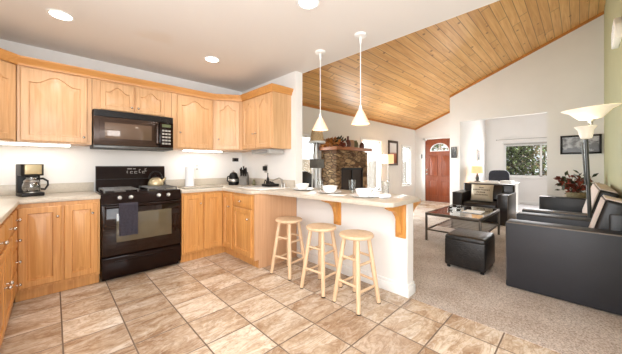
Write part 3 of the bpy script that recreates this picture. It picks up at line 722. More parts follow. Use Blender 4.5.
# ------------------------------------------------------------------ things on the kitchen counters
Z = CT+0.038
CX, CY = -0.165, 3.82
t = thing('coffee_maker', 'black and steel drip coffee maker with glass carafe in the left corner', 'coffee maker', (CX, CY, Z))
R = Matrix.Translation((CX, CY, Z)) @ Matrix.Rotation(math.radians(14), 4, 'Z') @ Matrix.Diagonal((0.80, 0.88, 1.03, 1))
obj('base', G().box(-0.10, 0.10, -0.13, 0.12, 0, 0.035, 0.008, 2, R), M['blackm'], t)
obj('column', G().box(-0.10, 0.10, 0.04, 0.12, 0.03, 0.27, 0.008, 2, R), M['blackm'], t)
b = obj('brew_head', G().prism([(-0.10, 0.12), (-0.10, -0.09), (-0.08, -0.12), (0.08, -0.12), (0.10, -0.09), (0.10, 0.12)], 0.195, 0.305, R, 0.006), M['blackm'], t)
obj('steel_front', G().prism([(-0.085, -0.10), (-0.07, -0.127), (0.07, -0.127), (0.085, -0.10)], 0.21, 0.30, R, 0.003), M['gold'], b)
obj('hot_plate', G().lathe([(0, 0.035), (0.07, 0.035), (0.07, 0.041), (0, 0.041)], (0, -0.045, 0), 28, R), M['steel'], t)
c = obj('carafe', G().lathe([(0, 0.042), (0.062, 0.042), (0.08, 0.07), (0.082, 0.10), (0.065, 0.145), (0.05, 0.17), (0.053, 0.185)], (0, -0.045, 0), 28, R), M['carafe'], t)
obj('carafe_lid', G().lathe([(0.055, 0.18), (0.055, 0.19), (0.02, 0.194), (0, 0.194)], (0, -0.045, 0), 28, R), M['blackm'], c)
obj('carafe_handle', G().tube([(0.05, -0.05, 0.165), (0.10, -0.06, 0.165), (0.14, -0.07, 0.14), (0.142, -0.07, 0.10), (0.115, -0.065, 0.06), (0.08, -0.055, 0.065)], 0.010, 10, False, R), M['blackm'], c)
obj('carafe_band', G().lathe([(0.067, 0.137), (0.069, 0.14), (0.062, 0.152), (0.060, 0.15)], (0, -0.045, 0), 28, R), M['steel'], c)

t = thing('paper_towel_holder', 'white paper towel roll standing on the counter right of the oven', 'paper towels', (1.385, 3.88, Z))
obj('base', G().lathe([(0, 0), (0.075, 0), (0.075, 0.008), (0, 0.01)], (1.385, 3.88, Z)), M['white'], t)
obj('roll', G().lathe([(0.02, 0.012), (0.058, 0.012), (0.058, 0.285), (0.02, 0.285), (0.02, 0.012)], (1.385, 3.88, Z)), M['paper'], t)
obj('rod', G().cyl((1.385, 3.88, Z+0.008), (1.385, 3.88, Z+0.31), 0.008), M['white'], t)
single('cutting_board', G().box(1.20, 1.72, 3.52, 3.82, Z+0.001, Z+0.014, 0.005), plain('clear_board', (176, 166, 148), 0.25), 'flat grey-beige cutting board on the counter in front of the paper towels', 'cutting board', (1.4, 3.66, Z))
BX, BY = 2.02, 3.80
t = thing('espresso_pot', 'black and silver counter appliance left of the knife block', 'appliance', (BX, BY, Z))
obj('body', G().lathe([(0, 0), (0.075, 0), (0.08, 0.02), (0.085, 0.07), (0.065, 0.14), (0.055, 0.175), (0.03, 0.195), (0, 0.2)], (BX, BY, Z)), M['blackm'], t)
obj('band', G().lathe([(0.084, 0.05), (0.089, 0.06), (0.087, 0.085), (0.081, 0.095)], (BX, BY, Z)), M['steel'], t)
obj('handle', G().tube([(BX-0.06, BY-0.03, Z+0.15), (BX-0.12, BY-0.04, Z+0.13), (BX-0.125, BY-0.04, Z+0.07), (BX-0.08, BY-0.03, Z+0.04)], 0.01), M['blackm'], t)
obj('lid_knob', G().ball((BX, BY, Z+0.21), 0.016), M['steel'], t)
KBX, KBY = 2.14, 3.68
t = thing('knife_block', 'grey knife block holding black-handled knives in the counter corner', 'knife block', (KBX, KBY, Z))
RK = Matrix.Translation((KBX, KBY, Z)) @ Matrix.Rotation(math.radians(-45), 4, 'Z')
obj('block', G().prism([(-0.09, 0), (0.08, 0), (0.08, 0.12), (0.02, 0.20), (-0.09, 0.12)], -0.055, 0.055, RK @ Matrix(((0, 0, 1, 0), (1, 0, 0, 0), (0, 1, 0, 0), (0, 0, 0, 1)))), M['knifeblock'], t)
for i in range(2):
    for j in range(3):
        p = Vector((-0.035+j*0.035, 0.0-i*0.05, 0.17-i*0.035)); q_ = p+Vector((0, -0.045, 0.10+0.02*((i+j) % 2)))
        obj('knife_handle', G().cyl(RK @ p, RK @ q_, 0.011, 0.013, 8), M['blackm'], t)
single('spice_jar', G().lathe([(0, 0), (0.022, 0), (0.022, 0.07), (0.018, 0.075), (0.018, 0.09), (0, 0.09)], (2.20, 3.50, Z), 14), M['olive'], 'small dark jar on the counter just right of the knife block', 'jar', (2.20, 3.50, Z))
# sink corner: dark dish rack with towel, faucet
t = thing('sink', 'white drop-in sink by the end of the counter near the bar', 'sink', (2.05, 2.95, Z))
obj('rim', G().box(1.80, 2.27, 2.72, 3.28, Z-0.0005, Z+0.010, 0.004), M['ceramic'], t)
obj('faucet', G().cyl((2.24, 2.86, Z+0.01), (2.24, 2.86, Z+0.05), 0.018).tube([(2.24, 2.86, Z+0.04), (2.24, 2.86, Z+0.11), (2.20, 2.87, Z+0.13), (2.10, 2.89, Z+0.10)], 0.011), M['steel'], t)
obj('faucet_handle', G().cyl((2.24, 2.80, Z+0.01), (2.24, 2.80, Z+0.06), 0.016).box(2.19, 2.245, 2.795, 2.805, Z+0.055, Z+0.066, 0.003), M['steel'], t)
t = thing('dish_drainer', 'small black folding dish rack at the back edge of the sink', 'dish rack', (2.19, 3.06, Z+0.01))
g = G()
for k in range(5):
    x = 2.13+k*0.03; g.tube([(x, 2.98, Z+0.02), (x, 3.10, Z+0.10-0.008*k), (x, 3.13, Z+0.02)], 0.007, 6)
obj('rack_wires', g, M['blackm'], t)
obj('rack_tray', G().prism([(2.10, 2.96), (2.27, 2.96), (2.27, 3.14), (2.10, 3.14)], Z+0.011, Z+0.045, None, 0.006), M['blackm'], t)
single('soap_bottle', G().lathe([(0, 0), (0.020, 0), (0.022, 0.02), (0.018, 0.10), (0.008, 0.13), (0.007, 0.17), (0.010, 0.18), (0, 0.185)], (2.262, 3.22, Z+0.011), 16), M['blackm'], 'tall dark bottle standing behind the sink', 'bottle', (2.262, 3.22, Z+0.011))
t = thing('wall_outlet', 'black outlet cover with adapter on the wall above the sink', 'outlet', (2.3, 3.24, 1.18))
obj('cover_plate', G().box(2.302, 2.309, 3.29, 3.37, 1.10, 1.22, 0.003), M['display'], t)
obj('adapter', G().box(2.265, 2.303, 3.295, 3.365, 1.13, 1.20, 0.006), M['blackm'], t)
t = thing('wall_outlet', 'dark outlet with plug high on the wall behind the knife block', 'outlet', (2.18, 4.04, 1.28))
obj('cover_plate', G().box(2.13, 2.24, 4.042, 4.049, 1.275, 1.335, 0.003), M['dkmetal'], t)
obj('adapter', G().box(2.15, 2.22, 4.015, 4.043, 1.28, 1.325, 0.004), M['blackm'], t)
t = thing('wall_outlet', 'white outlet on the kitchen wall right of the paper towels', 'outlet', (1.55, 4.04, 1.18))
obj('cover_plate', G().box(1.51, 1.59, 4.043, 4.049, 1.12, 1.24, 0.003), M['white'], t)
for z in (1.155, 1.205): obj('socket', G().box(1.533, 1.567, 4.040, 4.044, z-0.015, z+0.015, 0.002), M['greyplastic'], t)

# ------------------------------------------------------------------ place settings on the bar
def setting_plate(x, y, label):
    return single('plate', G().lathe([(0, 0.002), (0.09, 0.002), (0.135, 0.016), (0.137, 0.019), (0.09, 0.008), (0, 0.007)], (x, y, Z), 36), M['ceramic'], label, 'plate', (x, y, Z), 'white plates on the bar')
p0 = setting_plate(2.20, 2.40, 'white plate under the bowl nearest the kitchen wall on the bar')
b0 = single('bowl', G().lathe([(0, 0.0), (0.05, 0.0), (0.055, 0.006), (0.076, 0.030), (0.084, 0.070), (0.081, 0.070), (0.072, 0.032), (0.05, 0.012), (0, 0.011)], (2.20, 2.40, Z+0.008), 32), M['ceramic'], 'white bowl on the plate nearest the kitchen wall on the bar', 'bowl', (2.20, 2.40, Z+0.008), 'white bowls on the bar')
n0 = single('drinking_glass', G().lathe([(0, 0), (0.030, 0), (0.040, 0.14), (0.0375, 0.14), (0.028, 0.008), (0, 0.008)], (2.351, 2.237, Z+0.001), 20), M['glass'], 'clear tumbler on the bar between the first and middle bowls', 'glass', (2.351, 2.237, Z+0.001), 'tumblers on the bar')
def copy1(o, x, y, z, label):
    c = o.copy(); C.objects.link(c); c.location = (x, y, z); c['label'] = label; return c
copy1(p0, 2.17, 1.92, Z, 'white plate under the middle bowl on the bar'); copy1(p0, 2.12, 1.44, Z, 'white plate under the bowl nearest the bar\'s free end')
copy1(b0, 2.17, 1.92, Z+0.008, 'white bowl on the middle plate of the bar'); copy1(b0, 2.12, 1.44, Z+0.008, 'white bowl on the plate nearest the bar\'s free end')
copy1(n0, 2.36, 1.76, Z+0.001, 'clear tumbler on the bar between the middle and last bowls'); copy1(n0, 2.421, 1.386, Z+0.001, 'clear tumbler on the bar nearest its free end')
def napkin(x, y, rz, label):
    m = Matrix.Translation((x, y, Z)) @ Matrix.Rotation(rz, 4, 'Z')
    return single('napkin', G().box(-0.05, 0.05, -0.09, 0.09, 0.001, 0.007, 0.003, 2, m), M['paper'], label, 'napkin', (x, y, Z), 'napkins on the bar')
napkin(2.06, 1.72, 0.3, 'white napkin on the bar between the middle and last plates'); 
g = G()
for k in range(3):
    g.ball((2.13+0.03*k, 1.255-0.012*k, Z+0.022), 0.035, (1.1, 0.9, 0.6))
single('cloth_napkin', g, M['paper'], 'crumpled white napkin on the bar at its free end', 'napkin', (2.16, 1.25, Z), 'napkins on the bar')

# ------------------------------------------------------------------ stools
def make_stool():
    t = thing('bar_stool', 'pale wooden stool nearest the oak cabinets, first in the row', 'stool', (0, 0, 0), 'stools along the bar')
    obj('seat', G().lathe([(0, 0.578), (0.134, 0.578), (0.148, 0.585), (0.151, 0.597), (0.146, 0.608), (0.12, 0.61), (0, 0.606)], (0, 0, 0), 40), M['stool'], t)
    tops, bots = [], []
    for k in range(4):
        a = PI/4+k*PI/2; ca, sa = math.cos(a), math.sin(a)
        tops.append(Vector((0.105*ca, 0.105*sa, 0.58))); bots.append(Vector((0.195*ca, 0.195*sa, 0.0)))
        l = obj('leg', G().tube([bots[k], bots[k].lerp(tops[k], 0.5), tops[k]], [0.0175, 0.021, 0.018], 12), M['stool'], t)
        obj('foot_cap', G().cyl(bots[k], bots[k].lerp(tops[k], 0.012), 0.0185, n=12), M['blackm'], l)
    for k in range(4):
        j = (k+1) % 4
        for z in ((0.16, 0.37) if k % 2 == 0 else (0.20, 0.41)):
            p, q_ = bots[k].lerp(tops[k], z/0.58), bots[j].lerp(tops[j], z/0.58)
            obj('rung', G().cyl(p, q_, 0.011, n=10), M['stool'], t)
    return t
s0 = make_stool()
s0.location = (1.895, 2.29, 0); s0.rotation_euler = (0, 0, math.radians(8))
dup(s0, (1.89, 1.785, 0), math.radians(4), 'pale wooden stool standing in the middle of the row at the bar')
dup(s0, (1.905, 1.375, 0), math.radians(-4), 'pale wooden stool nearest the bar\'s free end, last in the row')

# ------------------------------------------------------------------ ceiling fixtures
def recessed(x, y, label):
    t = thing('recessed_light', label, 'ceiling light', (x, y, H), 'recessed ceiling lights')
    obj('trim_ring', G().lathe([(0.07, -0.001), (0.092, -0.001), (0.09, -0.008), (0.07, -0.006)], (x, y, H), 32), M['white'], t)
    obj('lens', G().lathe([(0, -0.003), (0.072, -0.003), (0.07, -0.007), (0, -0.008)], (x, y, H), 32), M['disc_on'], t)
    l = bpy.data.lights.new('recessed_lamp', 'SPOT'); l.energy = 22; l.spot_size = math.radians(150); l.spot_blend = 0.6; l.shadow_soft_size = 0.07; l.color = (1, 0.97, 0.93)
    o = bpy.data.objects.new('recessed_lamp', l); C.objects.link(o); o.location = (x, y, H-0.02)
recessed(0.045, 3.05, 'round recessed ceiling light at the left above the coffee maker')
recessed(1.346, 3.057, 'round recessed ceiling light above the corner right of the oven')
recessed(1.41, 1.47, 'round recessed ceiling light cut by the photo\'s top edge')
def pendant(x, y, zb, label):
    t = thing('pendant_lamp', label, 'pendant lamp', (x, y, zb), 'pendants over the bar')
    obj('canopy', G().lathe([(0, H-0.001-zb), (0.06, H-0.001-zb), (0.055, H-0.02-zb), (0.012, H-0.028-zb), (0.01, H-0.09-zb), (0, H-0.09-zb)], (x, y, zb)), M['white'], t)
    obj('cord', G().cyl((x, y, H-0.08), (x, y, zb+0.18), 0.004, n=8), M['white'], t)
    obj('socket', G().lathe([(0, 0.185), (0.008, 0.183), (0.012, 0.165), (0.018, 0.145), (0.018, 0.132), (0, 0.132)], (x, y, zb)), M['white'], t)
    obj('shade', G().lathe([(0.016, 0.138), (0.03, 0.122), (0.086, 0.010), (0.090, 0.0), (0.086, 0.0), (0.028, 0.118), (0.014, 0.134)], (x, y, zb), 32), M['pend_on'], t)
    obj('bulb', G().ball((x, y, zb+0.06), 0.022, (1, 1, 1.3)), M['bulb_on'], t)
    l = bpy.data.lights.new('pendant_bulb', 'POINT'); l.energy = 0.9; l.shadow_soft_size = 0.03; l.color = (1, 0.82, 0.6)
    o = bpy.data.objects.new('pendant_bulb', l); C.objects.link(o); o.location = (x, y, zb+0.03)
pendant(2.117, 2.014, 1.60, 'frosted cone pendant over the bar nearest the kitchen wall cabinets')
pendant(2.118, 1.48, 1.605, 'frosted cone pendant over the bar nearest its free end')

# ------------------------------------------------------------------ living room: fireplace
t = thing('fireplace', 'stone fireplace with a wooden mantel between the living room windows', 'fireplace', (4.86, 3.85, 0))
obj('stone_surround', G().box(4.28, 4.45, 3.60, 4.045, 0.005, 1.54, 0.012).box(5.27, 5.44, 3.60, 4.045, 0.005, 1.54, 0.012).box(4.45, 5.27, 3.60, 4.045, 1.16, 1.54, 0.012).box(4.45, 5.27, 3.95, 4.045, 0.005, 1.16), M['stone'], t)
obj('mantel', G().box(4.20, 5.52, 3.52, 4.045, 1.545, 1.62, 0.008), wood('mantel_wood', (176, 112, 70), (140, 80, 46), axis='X'), t)
obj('hearth', G().box(4.2, 5.52, 3.25, 3.60, 0.005, 0.3, 0.01), M['stone'], t)
f = obj('firebox_screen', G().box(4.46, 5.26, 3.63, 3.65, 0.32, 1.15), plain('screen_mesh', (64, 50, 42), 0.6, 0.3, var=0.3, scale=60), t)
g = G().box(4.45, 5.27, 3.61, 3.64, 1.11, 1.16).box(4.45, 4.50, 3.61, 3.64, 0.3, 1.16).box(5.22, 5.27, 3.61, 3.64, 0.3, 1.16).box(4.83, 4.87, 3.61, 3.64, 0.3, 1.16)
obj('screen_frame', g, M['blackm'], f)
# mantel things
MZ = 1.621
def leaves(g, n, c, r, L, Wd):
    for _ in range(n):
        while True:
            p = Vector([random.uniform(-1, 1) for _ in range(3)])
            if p.length < 1: break
        q_ = Vector((c[0]+p.x*r[0], c[1]+p.y*r[1], c[2]+p.z*r[2]))
        d = Vector((random.uniform(-1, 1), random.uniform(-1, 1), random.uniform(-0.4, 0.9)))
        up = Vector((random.uniform(-1, 1), random.uniform(-1, 1), 1))
        g.leaf(q_, d, up, L*random.uniform(0.7, 1.2), Wd)
t = thing('leaf_garland', 'orange and brown autumn leaf garland on the left end of the mantel', 'garland', (4.4, 3.7, MZ))
g = G(); g.tube([(4.22, 4.0, MZ+0.01), (4.24, 3.75, MZ+0.02), (4.30, 3.58, MZ+0.02), (4.55, 3.56, MZ+0.02)], 0.01); obj('vine', g, M['leafgreen'], t)
g = G(); leaves(g, 170, (4.25, 3.76, MZ+0.05), (0.10, 0.26, 0.09), 0.11, 0.07); obj('orange_leaves', g, M['leaforange'], t)
g = G(); leaves(g, 80, (4.42, 3.62, MZ+0.10), (0.15, 0.08, 0.08), 0.10, 0.05); obj('green_leaves', g, M['leafgreen'], t)
g = G(); leaves(g, 40, (4.36, 3.53, MZ+0.03), (0.09, 0.04, 0.07), 0.08, 0.06); obj('red_leaves', g, M['leafred'], t)
def jar(x, prof, mat, label, name='vase', cat='vase', y=3.72): return single(name, G().lathe(prof, (x, y, MZ), 20), mat, label, cat, (x, y, MZ), 'ornaments on the mantel')
jar(4.68, [(0, 0), (0.05, 0), (0.07, 0.05), (0.06, 0.1), (0.03, 0.13), (0.035, 0.15), (0, 0.15)], M['ceramic'], 'white squat jar on the mantel just right of the leaf garland')
jar(4.83, [(0, 0), (0.05, 0), (0.075, 0.08), (0.05, 0.16), (0.02, 0.19), (0.025, 0.26), (0, 0.26)], M['maroon'], 'tall maroon vase in the middle of the mantel')
jar(4.97, [(0, 0), (0.06, 0), (0.065, 0.14), (0.05, 0.16), (0.05, 0.18), (0, 0.18)], M['tan'], 'tan crock on the mantel between the maroon vase and the olive jar')
jar(5.12, [(0, 0), (0.055, 0), (0.07, 0.06), (0.06, 0.13), (0.035, 0.16), (0.04, 0.18), (0, 0.18)], M['olive'], 'olive jar on the mantel second from its right end')
jar(5.38, [(0, 0), (0.05, 0), (0.06, 0.06), (0.045, 0.12), (0.02, 0.15), (0, 0.155)], M['maroon'], 'small dark red jar alone at the right end of the mantel')

# woven-shade lamp and dark chair behind the bar
LX, LY = 3.30, 3.22
t = thing('floor_lamp', 'floor lamp with a woven bell shade and grey shelf behind the bar', 'lamp', (LX, LY, 0))
obj('shade', G().lathe([(0.07, 0.27), (0.10, 0.18), (0.125, 0.03), (0.12, 0.03), (0.095, 0.18), (0.065, 0.27)], (LX, LY, 1.60)), M['wicker'], t)
obj('rim', G().lathe([(0.12, 0.0), (0.15, 0.0), (0.15, 0.03), (0.12, 0.035)], (LX, LY, 1.60)), M['white'], t)
for k in range(3):
    a = 2*PI*k/3+0.4
    obj('rod', G().cyl((LX+0.02*math.cos(a), LY+0.02*math.sin(a), 1.64), (LX+0.075*math.cos(a), LY+0.075*math.sin(a), 1.32), 0.006, n=8), M['pewter'], t)
    obj('leg', G().cyl((LX+0.07*math.cos(a), LY+0.07*math.sin(a), 1.17), (LX+0.12*math.cos(a), LY+0.12*math.sin(a), 0.004), 0.016, n=10), M['white'], t)
obj('top_plate', G().lathe([(0, 1.64), (0.11, 1.64), (0.11, 1.65), (0, 1.65)], (LX, LY, 0)), M['pewter'], t)
obj('shelf_box', G().box(LX-0.09, LX+0.09, LY-0.09, LY+0.09, 1.165, 1.32, 0.006), M['knifeblock'], t)
AX, AY = 3.42, 3.62
t = thing('recliner', 'dark brown leather chair seen behind the bar beside the fireplace', 'armchair', (AX, AY, 0))
t_ = G().prism([(-0.36, 0.5), (-0.36, 0.9), (-0.30, 1.03), (-0.15, 1.10), (0.15, 1.10), (0.30, 1.03), (0.36, 0.9), (0.36, 0.5)], 0.12, 0.30, Matrix(((1, 0, 0, AX), (0, 0, 1, AY), (0, 1, 0, 0), (0, 0, 0, 1))), 0.03, 3)
obj('back', t_, M['leather_b'], t)
obj('seat', G().box(AX-0.3, AX+0.3, AY-0.4, AY+0.28, 0.15, 0.48, 0.05, 3), M['leather_b'], t)
for s_ in (-1, 1): obj('arm', G().box(AX+s_*0.31-0.07, AX+s_*0.31+0.07, AY-0.4, AY+0.28, 0.12, 0.62, 0.04, 3), M['leather_b'], t)
for sx in (-1, 1):
    for sy in (-0.33, 0.2): obj('foot', G().cyl((AX+sx*0.28, AY+sy, 0.004), (AX+sx*0.28, AY+sy, 0.16), 0.022), M['blackm'], t)

# far floor lamp, framed picture, thermostat, plaque
FX, FY = 6.62, 3.70
t = thing('floor_lamp', 'thin floor lamp with a glowing drum shade by the framed picture', 'lamp', (FX, FY, 0))
obj('base', G().lathe([(0, 0.004), (0.13, 0.004), (0.13, 0.02), (0.02, 0.035), (0, 0.035)], (FX, FY, 0)), M['dkmetal'], t)
obj('pole', G().cyl((FX, FY, 0.02), (FX, FY, 1.30), 0.011).ball((FX, FY, 0.78), 0.03, (1, 1, 1.6)), M['dkmetal'], t)
obj('shade', G().lathe([(0.14, 1.27), (0.143, 1.27), (0.143, 1.52), (0.14, 1.52), (0.14, 1.27)], (FX, FY, 0), 32), M['shade_on'], t)
l = bpy.data.lights.new('lamp_bulb', 'POINT'); l.energy = 3; l.color = (1, 0.75, 0.5); l.shadow_soft_size = 0.05
o = bpy.data.objects.new('lamp_bulb', l); C.objects.link(o); o.location = (FX, FY, 1.42)
def picture_y(x0, x1, z0, z1, y, fw, fmat, art, name, label):
    t = thing(name, label, 'picture', ((x0+x1)/2, y, z0))
    obj('frame', G().box(x0, x0+fw, y-0.03, y-0.001, z0, z1, 0.003).box(x1-fw, x1, y-0.03, y-0.001, z0, z1, 0.003).box(x0, x1, y-0.03, y-0.001, z1-fw, z1, 0.003).box(x0, x1, y-0.03, y-0.001, z0, z0+fw, 0.003), fmat, t)
    obj('print', G().box(x0+fw, x1-fw, y-0.012, y-0.004, z0+fw, z1-fw), art, t)
picture_y(7.22, 7.80, 1.22, 1.98, 4.05, 0.07, plain('dark_frame', (84, 66, 54), 0.4), M['art_red'], 'picture_frame', 'brown framed picture on the wall between the drum lamp and the narrow window')
def picture_x(x, y0, y1, z0, z1, fw, fmat, art, label):
    t = thing('picture_frame', label, 'picture', (x, (y0+y1)/2, z0))
    obj('frame', G().box(x-0.03, x-0.001, y0, y0+fw, z0, z1, 0.003).box(x-0.03, x-0.001, y1-fw, y1, z0, z1, 0.003).box(x-0.03, x-0.001, y0, y1, z1-fw, z1, 0.003).box(x-0.03, x-0.001, y0, y1, z0, z0+fw, 0.003), fmat, t)
    obj('print', G().box(x-0.012, x-0.004, y0+fw, y1-fw, z0+fw, z1-fw), art, t)
picture_x(7.8, -0.31, 0.29, 1.45, 1.84, 0.035, M['blackm'], M['art_bw'], 'long black framed grey landscape on the wall behind the torch lamp')
picture_x(7.8, 2.33, 2.46, 1.42, 1.72, 0.012, M['pewter'], M['art_small'], 'small grey print hung on the pier right of the red door')
picture_y(9.45, 9.72, 1.36, 1.72, 2.25, 0.02, M['white'], M['art_small'], 'picture_frame', 'small white framed print on the office side wall above the desk lamp')
t = thing('thermostat', 'white thermostat with a dark screen on the wall left of the red door', 'thermostat', (9.09, 3.83, 1.5))
obj('case', G().box(9.07, 9.099, 3.84, 3.93, 1.46, 1.62, 0.004), M['white'], t)
obj('screen', G().box(9.085, 9.098, 3.79, 3.835, 1.46, 1.60, 0.003), M['pewter'], t)
t = thing('door_chime', 'white ribbed chime box high on the green wall', 'door chime', (4.85, -0.33, 2.66))
g = G().prism([(-0.22, 0), (0.22, 0), (0.20, 0.16), (0.12, 0.26), (-0.12, 0.26), (-0.20, 0.16)], 0, 0.06, Matrix(((1, 0, 0, 4.78), (0, 0, 1, -0.339), (0, 1, 0, 2.66), (0, 0, 0, 1))), 0.008)
obj('case', g, M['white'], t)
g = G()
for k in range(7): g.box(4.62+k*0.05, 4.635+k*0.05, -0.28, -0.274, 2.69, 2.84)
obj('ribs', g, M['ceramic'], t)

# ------------------------------------------------------------------ coffee table
TX0, TX1, TY0, TY1, TZ = 4.30, 5.56, 0.97, 1.75, 0.45
t = thing('coffee_table', 'metal framed glass coffee table with a slatted lower shelf on the carpet', 'coffee table', ((TX0+TX1)/2, (TY0+TY1)/2, 0))
k = 0.03
g = G().box(TX0, TX1, TY0, TY0+k, TZ-0.04, TZ, 0.003).box(TX0, TX1, TY1-k, TY1, TZ-0.04, TZ, 0.003).box(TX0, TX0+k, TY0, TY1, TZ-0.04, TZ, 0.003).box(TX1-k, TX1, TY0, TY1, TZ-0.04, TZ, 0.003)
obj('top_frame', g, M['dkmetal'], t)
obj('glass_top', G().box(TX0+k, TX1-k, TY0+k, TY1-k, TZ-0.012, TZ-0.002), M['tabletop'], t)
for x in (TX0, TX1-k):
    for y in (TY0, TY1-k): obj('leg', G().box(x, x+k, y, y+k, 0.004, TZ-0.04, 0.003), M['dkmetal'], t)
g = G().box(TX0+k, TX1-k, TY0+0.01, TY0+0.03, 0.17, 0.19).box(TX0+k, TX1-k, TY1-0.03, TY1-0.01, 0.17, 0.19).box(TX0+0.005, TX0+0.025, TY0+k, TY1-k, 0.17, 0.19).box(TX1-0.03, TX1-0.01, TY0+k, TY1-k, 0.17, 0.19)
obj('stretcher', g, M['dkmetal'], t)
for j in range(7):
    x = TX0+0.40+j*0.12; obj('shelf_slat', G().box(x, x+0.045, TY0+0.03, TY1-0.03, 0.175, 0.187), M['steel'], t)
single('magazine', G().box(4.75, 5.05, 1.08, 1.34, TZ+0.0005, TZ+0.008, 0.001, 1), M['paper'], 'white magazine lying flat on the glass coffee table', 'magazine', (4.9, 1.2, TZ))
def remote(x, y, rz, label):
    m = Matrix.Translation((x, y, TZ)) @ Matrix.Rotation(rz, 4, 'Z')
    t = thing('candle_holder', label, 'candle holder', (x, y, TZ), 'candle holders on the coffee table')
    obj('cup', G().lathe([(0, 0.001), (0.035, 0.001), (0.04, 0.06), (0.036, 0.06), (0.03, 0.01), (0, 0.01)], (x, y, TZ), 18), M['glass'], t)
    obj('candle', G().lathe([(0, 0.011), (0.026, 0.011), (0.028, 0.04), (0, 0.04)], (x, y, TZ), 14), M['blackm'], t)
remote(4.95, 1.58, 0, 'small dark candle cup on the coffee table nearest the red door'); remote(5.12, 1.50, 0, 'small dark candle cup on the coffee table nearest the magazine')

# ottoman
def crinkle():
    q = N('crinkled_black_leather'); v = q.coord()
    n1 = q.noise(v, 24, 5, 0.6, 1.2)
    q.l(q.ramp(n1, [(0.3, lin((22, 20, 20))), (0.7, lin((40, 37, 36)))]), q.p.inputs['Base Color'])
    q.p.inputs['Roughness'].default_value = 0.34; q.bump(n1, 0.4, 0.012); return q.m
M['leather_c'] = crinkle()
t = thing('ottoman', 'black leather cube ottoman on the carpet in front of the coffee table', 'ottoman', (3.575, 0.92, 0))
obj('body', G().box(3.342, 3.813, 0.712, 1.133, 0.03, 0.35, 0.025, 3), M['leather_c'], t)
obj('top_cushion', G().box(3.342, 3.813, 0.712, 1.133, 0.315, 0.395, 0.035, 4), M['leather_c'], t)
for x in (3.38, 3.775):
    for y in (0.75, 1.095): obj('foot', G().cyl((x, y, 0.004), (x, y, 0.035), 0.02, n=12), M['blackm'], t)

# ------------------------------------------------------------------ seating
def pipe_rect(pts, r=0.006): return G().tube(pts, r, 6, True)
def lounge(name, label, cat, loc, rz, w, depth, arm_w, nseat, arm_h=0.65, back_h=0.8, group='black leather seating', side_mat=None, body=None, cush=None, full_back=False):
    """front faces +x locally, width along y; origin on the floor at the centre"""
    side_mat = side_mat or M['leather']; body = body or M['leather']
    t = thing(name, label, cat, (0, 0, 0), group); hw = w/2; d0, d1 = -depth/2, depth/2
    obj('base', G().box(d0+0.02, d1-0.03, -hw+arm_w, hw-arm_w, 0.05, 0.26, 0.01), body, t)
    for s_ in (-1, 1):
        ya, yb = sorted((s_*hw, s_*(hw-arm_w)))
        a = obj('arm', G().box(d0, d1, ya, yb, 0.012, arm_h, 0.014, 3), side_mat, t)
        obj('piping', G().tube([(d0+0.02, s_*(hw-0.004), arm_h-0.006), (d1-0.012, s_*(hw-0.004), arm_h-0.006), (d1-0.004, s_*(hw-0.012), arm_h-0.03), (d1-0.004, s_*(hw-0.006), 0.07)], 0.006, 6), M['piping'], a)
    sw = (w-2*arm_w)/nseat
    for k_ in range(nseat):
        y = -hw+arm_w+k_*sw
        obj('seat_cushion', G().box(d0+0.2, d1-0.01, y+0.004, y+sw-0.004, 0.255, 0.42, 0.035, 3), body, t)
    bw = hw-0.015 if full_back else hw-arm_w
    obj('back', G().box(d0-(0.02 if full_back else 0), d0+0.15, -bw, bw, 0.2, back_h-(0.02 if full_back else 0.06), 0.03, 3), body, t)
    for k_ in range(nseat):
        y = -hw+arm_w+k_*sw
        m = Matrix.Translation((d0+0.13, 0, 0.40)) @ Matrix.Rotation(math.radians(-15), 4, 'Y')
        c = obj('back_cushion', G().box(0.0, 0.16, y+0.006, y+sw-0.006, 0.0, back_h-(0.46 if full_back else 0.37), 0.035, 3, m), body, t)
        if cush: obj('cushion_face', G().box(0.155, 0.168, y+0.012, y+sw-0.012, 0.02, back_h-0.385, 0.006, 2, m).box(0.02, 0.16, y+0.012, y+sw-0.012, back_h-0.375, back_h-0.363, 0.005, 2, m), cush, c)
    for sx in (d0+0.06, d1-0.06):
        for sy in (-hw+0.08, hw-0.08): obj('foot', G().cyl((sx, sy, 0.004), (sx, sy, 0.06), 0.022, n=10), M['blackm'], t)
    t.location = loc; t.rotation_euler = (0, 0, rz); return t
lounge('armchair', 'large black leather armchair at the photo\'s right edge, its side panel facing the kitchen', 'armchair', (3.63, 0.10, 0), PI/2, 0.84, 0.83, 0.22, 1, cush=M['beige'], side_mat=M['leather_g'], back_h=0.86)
lounge('sofa', 'long black leather sofa along the green wall beyond the near armchair', 'sofa', (5.385, 0.10, 0), PI/2, 2.23, 0.83, 0.19, 2, cush=M['beige'], back_h=0.88)
lounge('armchair', 'dark brown leather armchair holding the printed pillow, facing the coffee table', 'armchair', (6.85, 1.49, 0), PI, 1.02, 0.92, 0.19, 1, body=M['leather_b'], side_mat=M['leather_b'], arm_h=0.62, back_h=0.81, full_back=True)
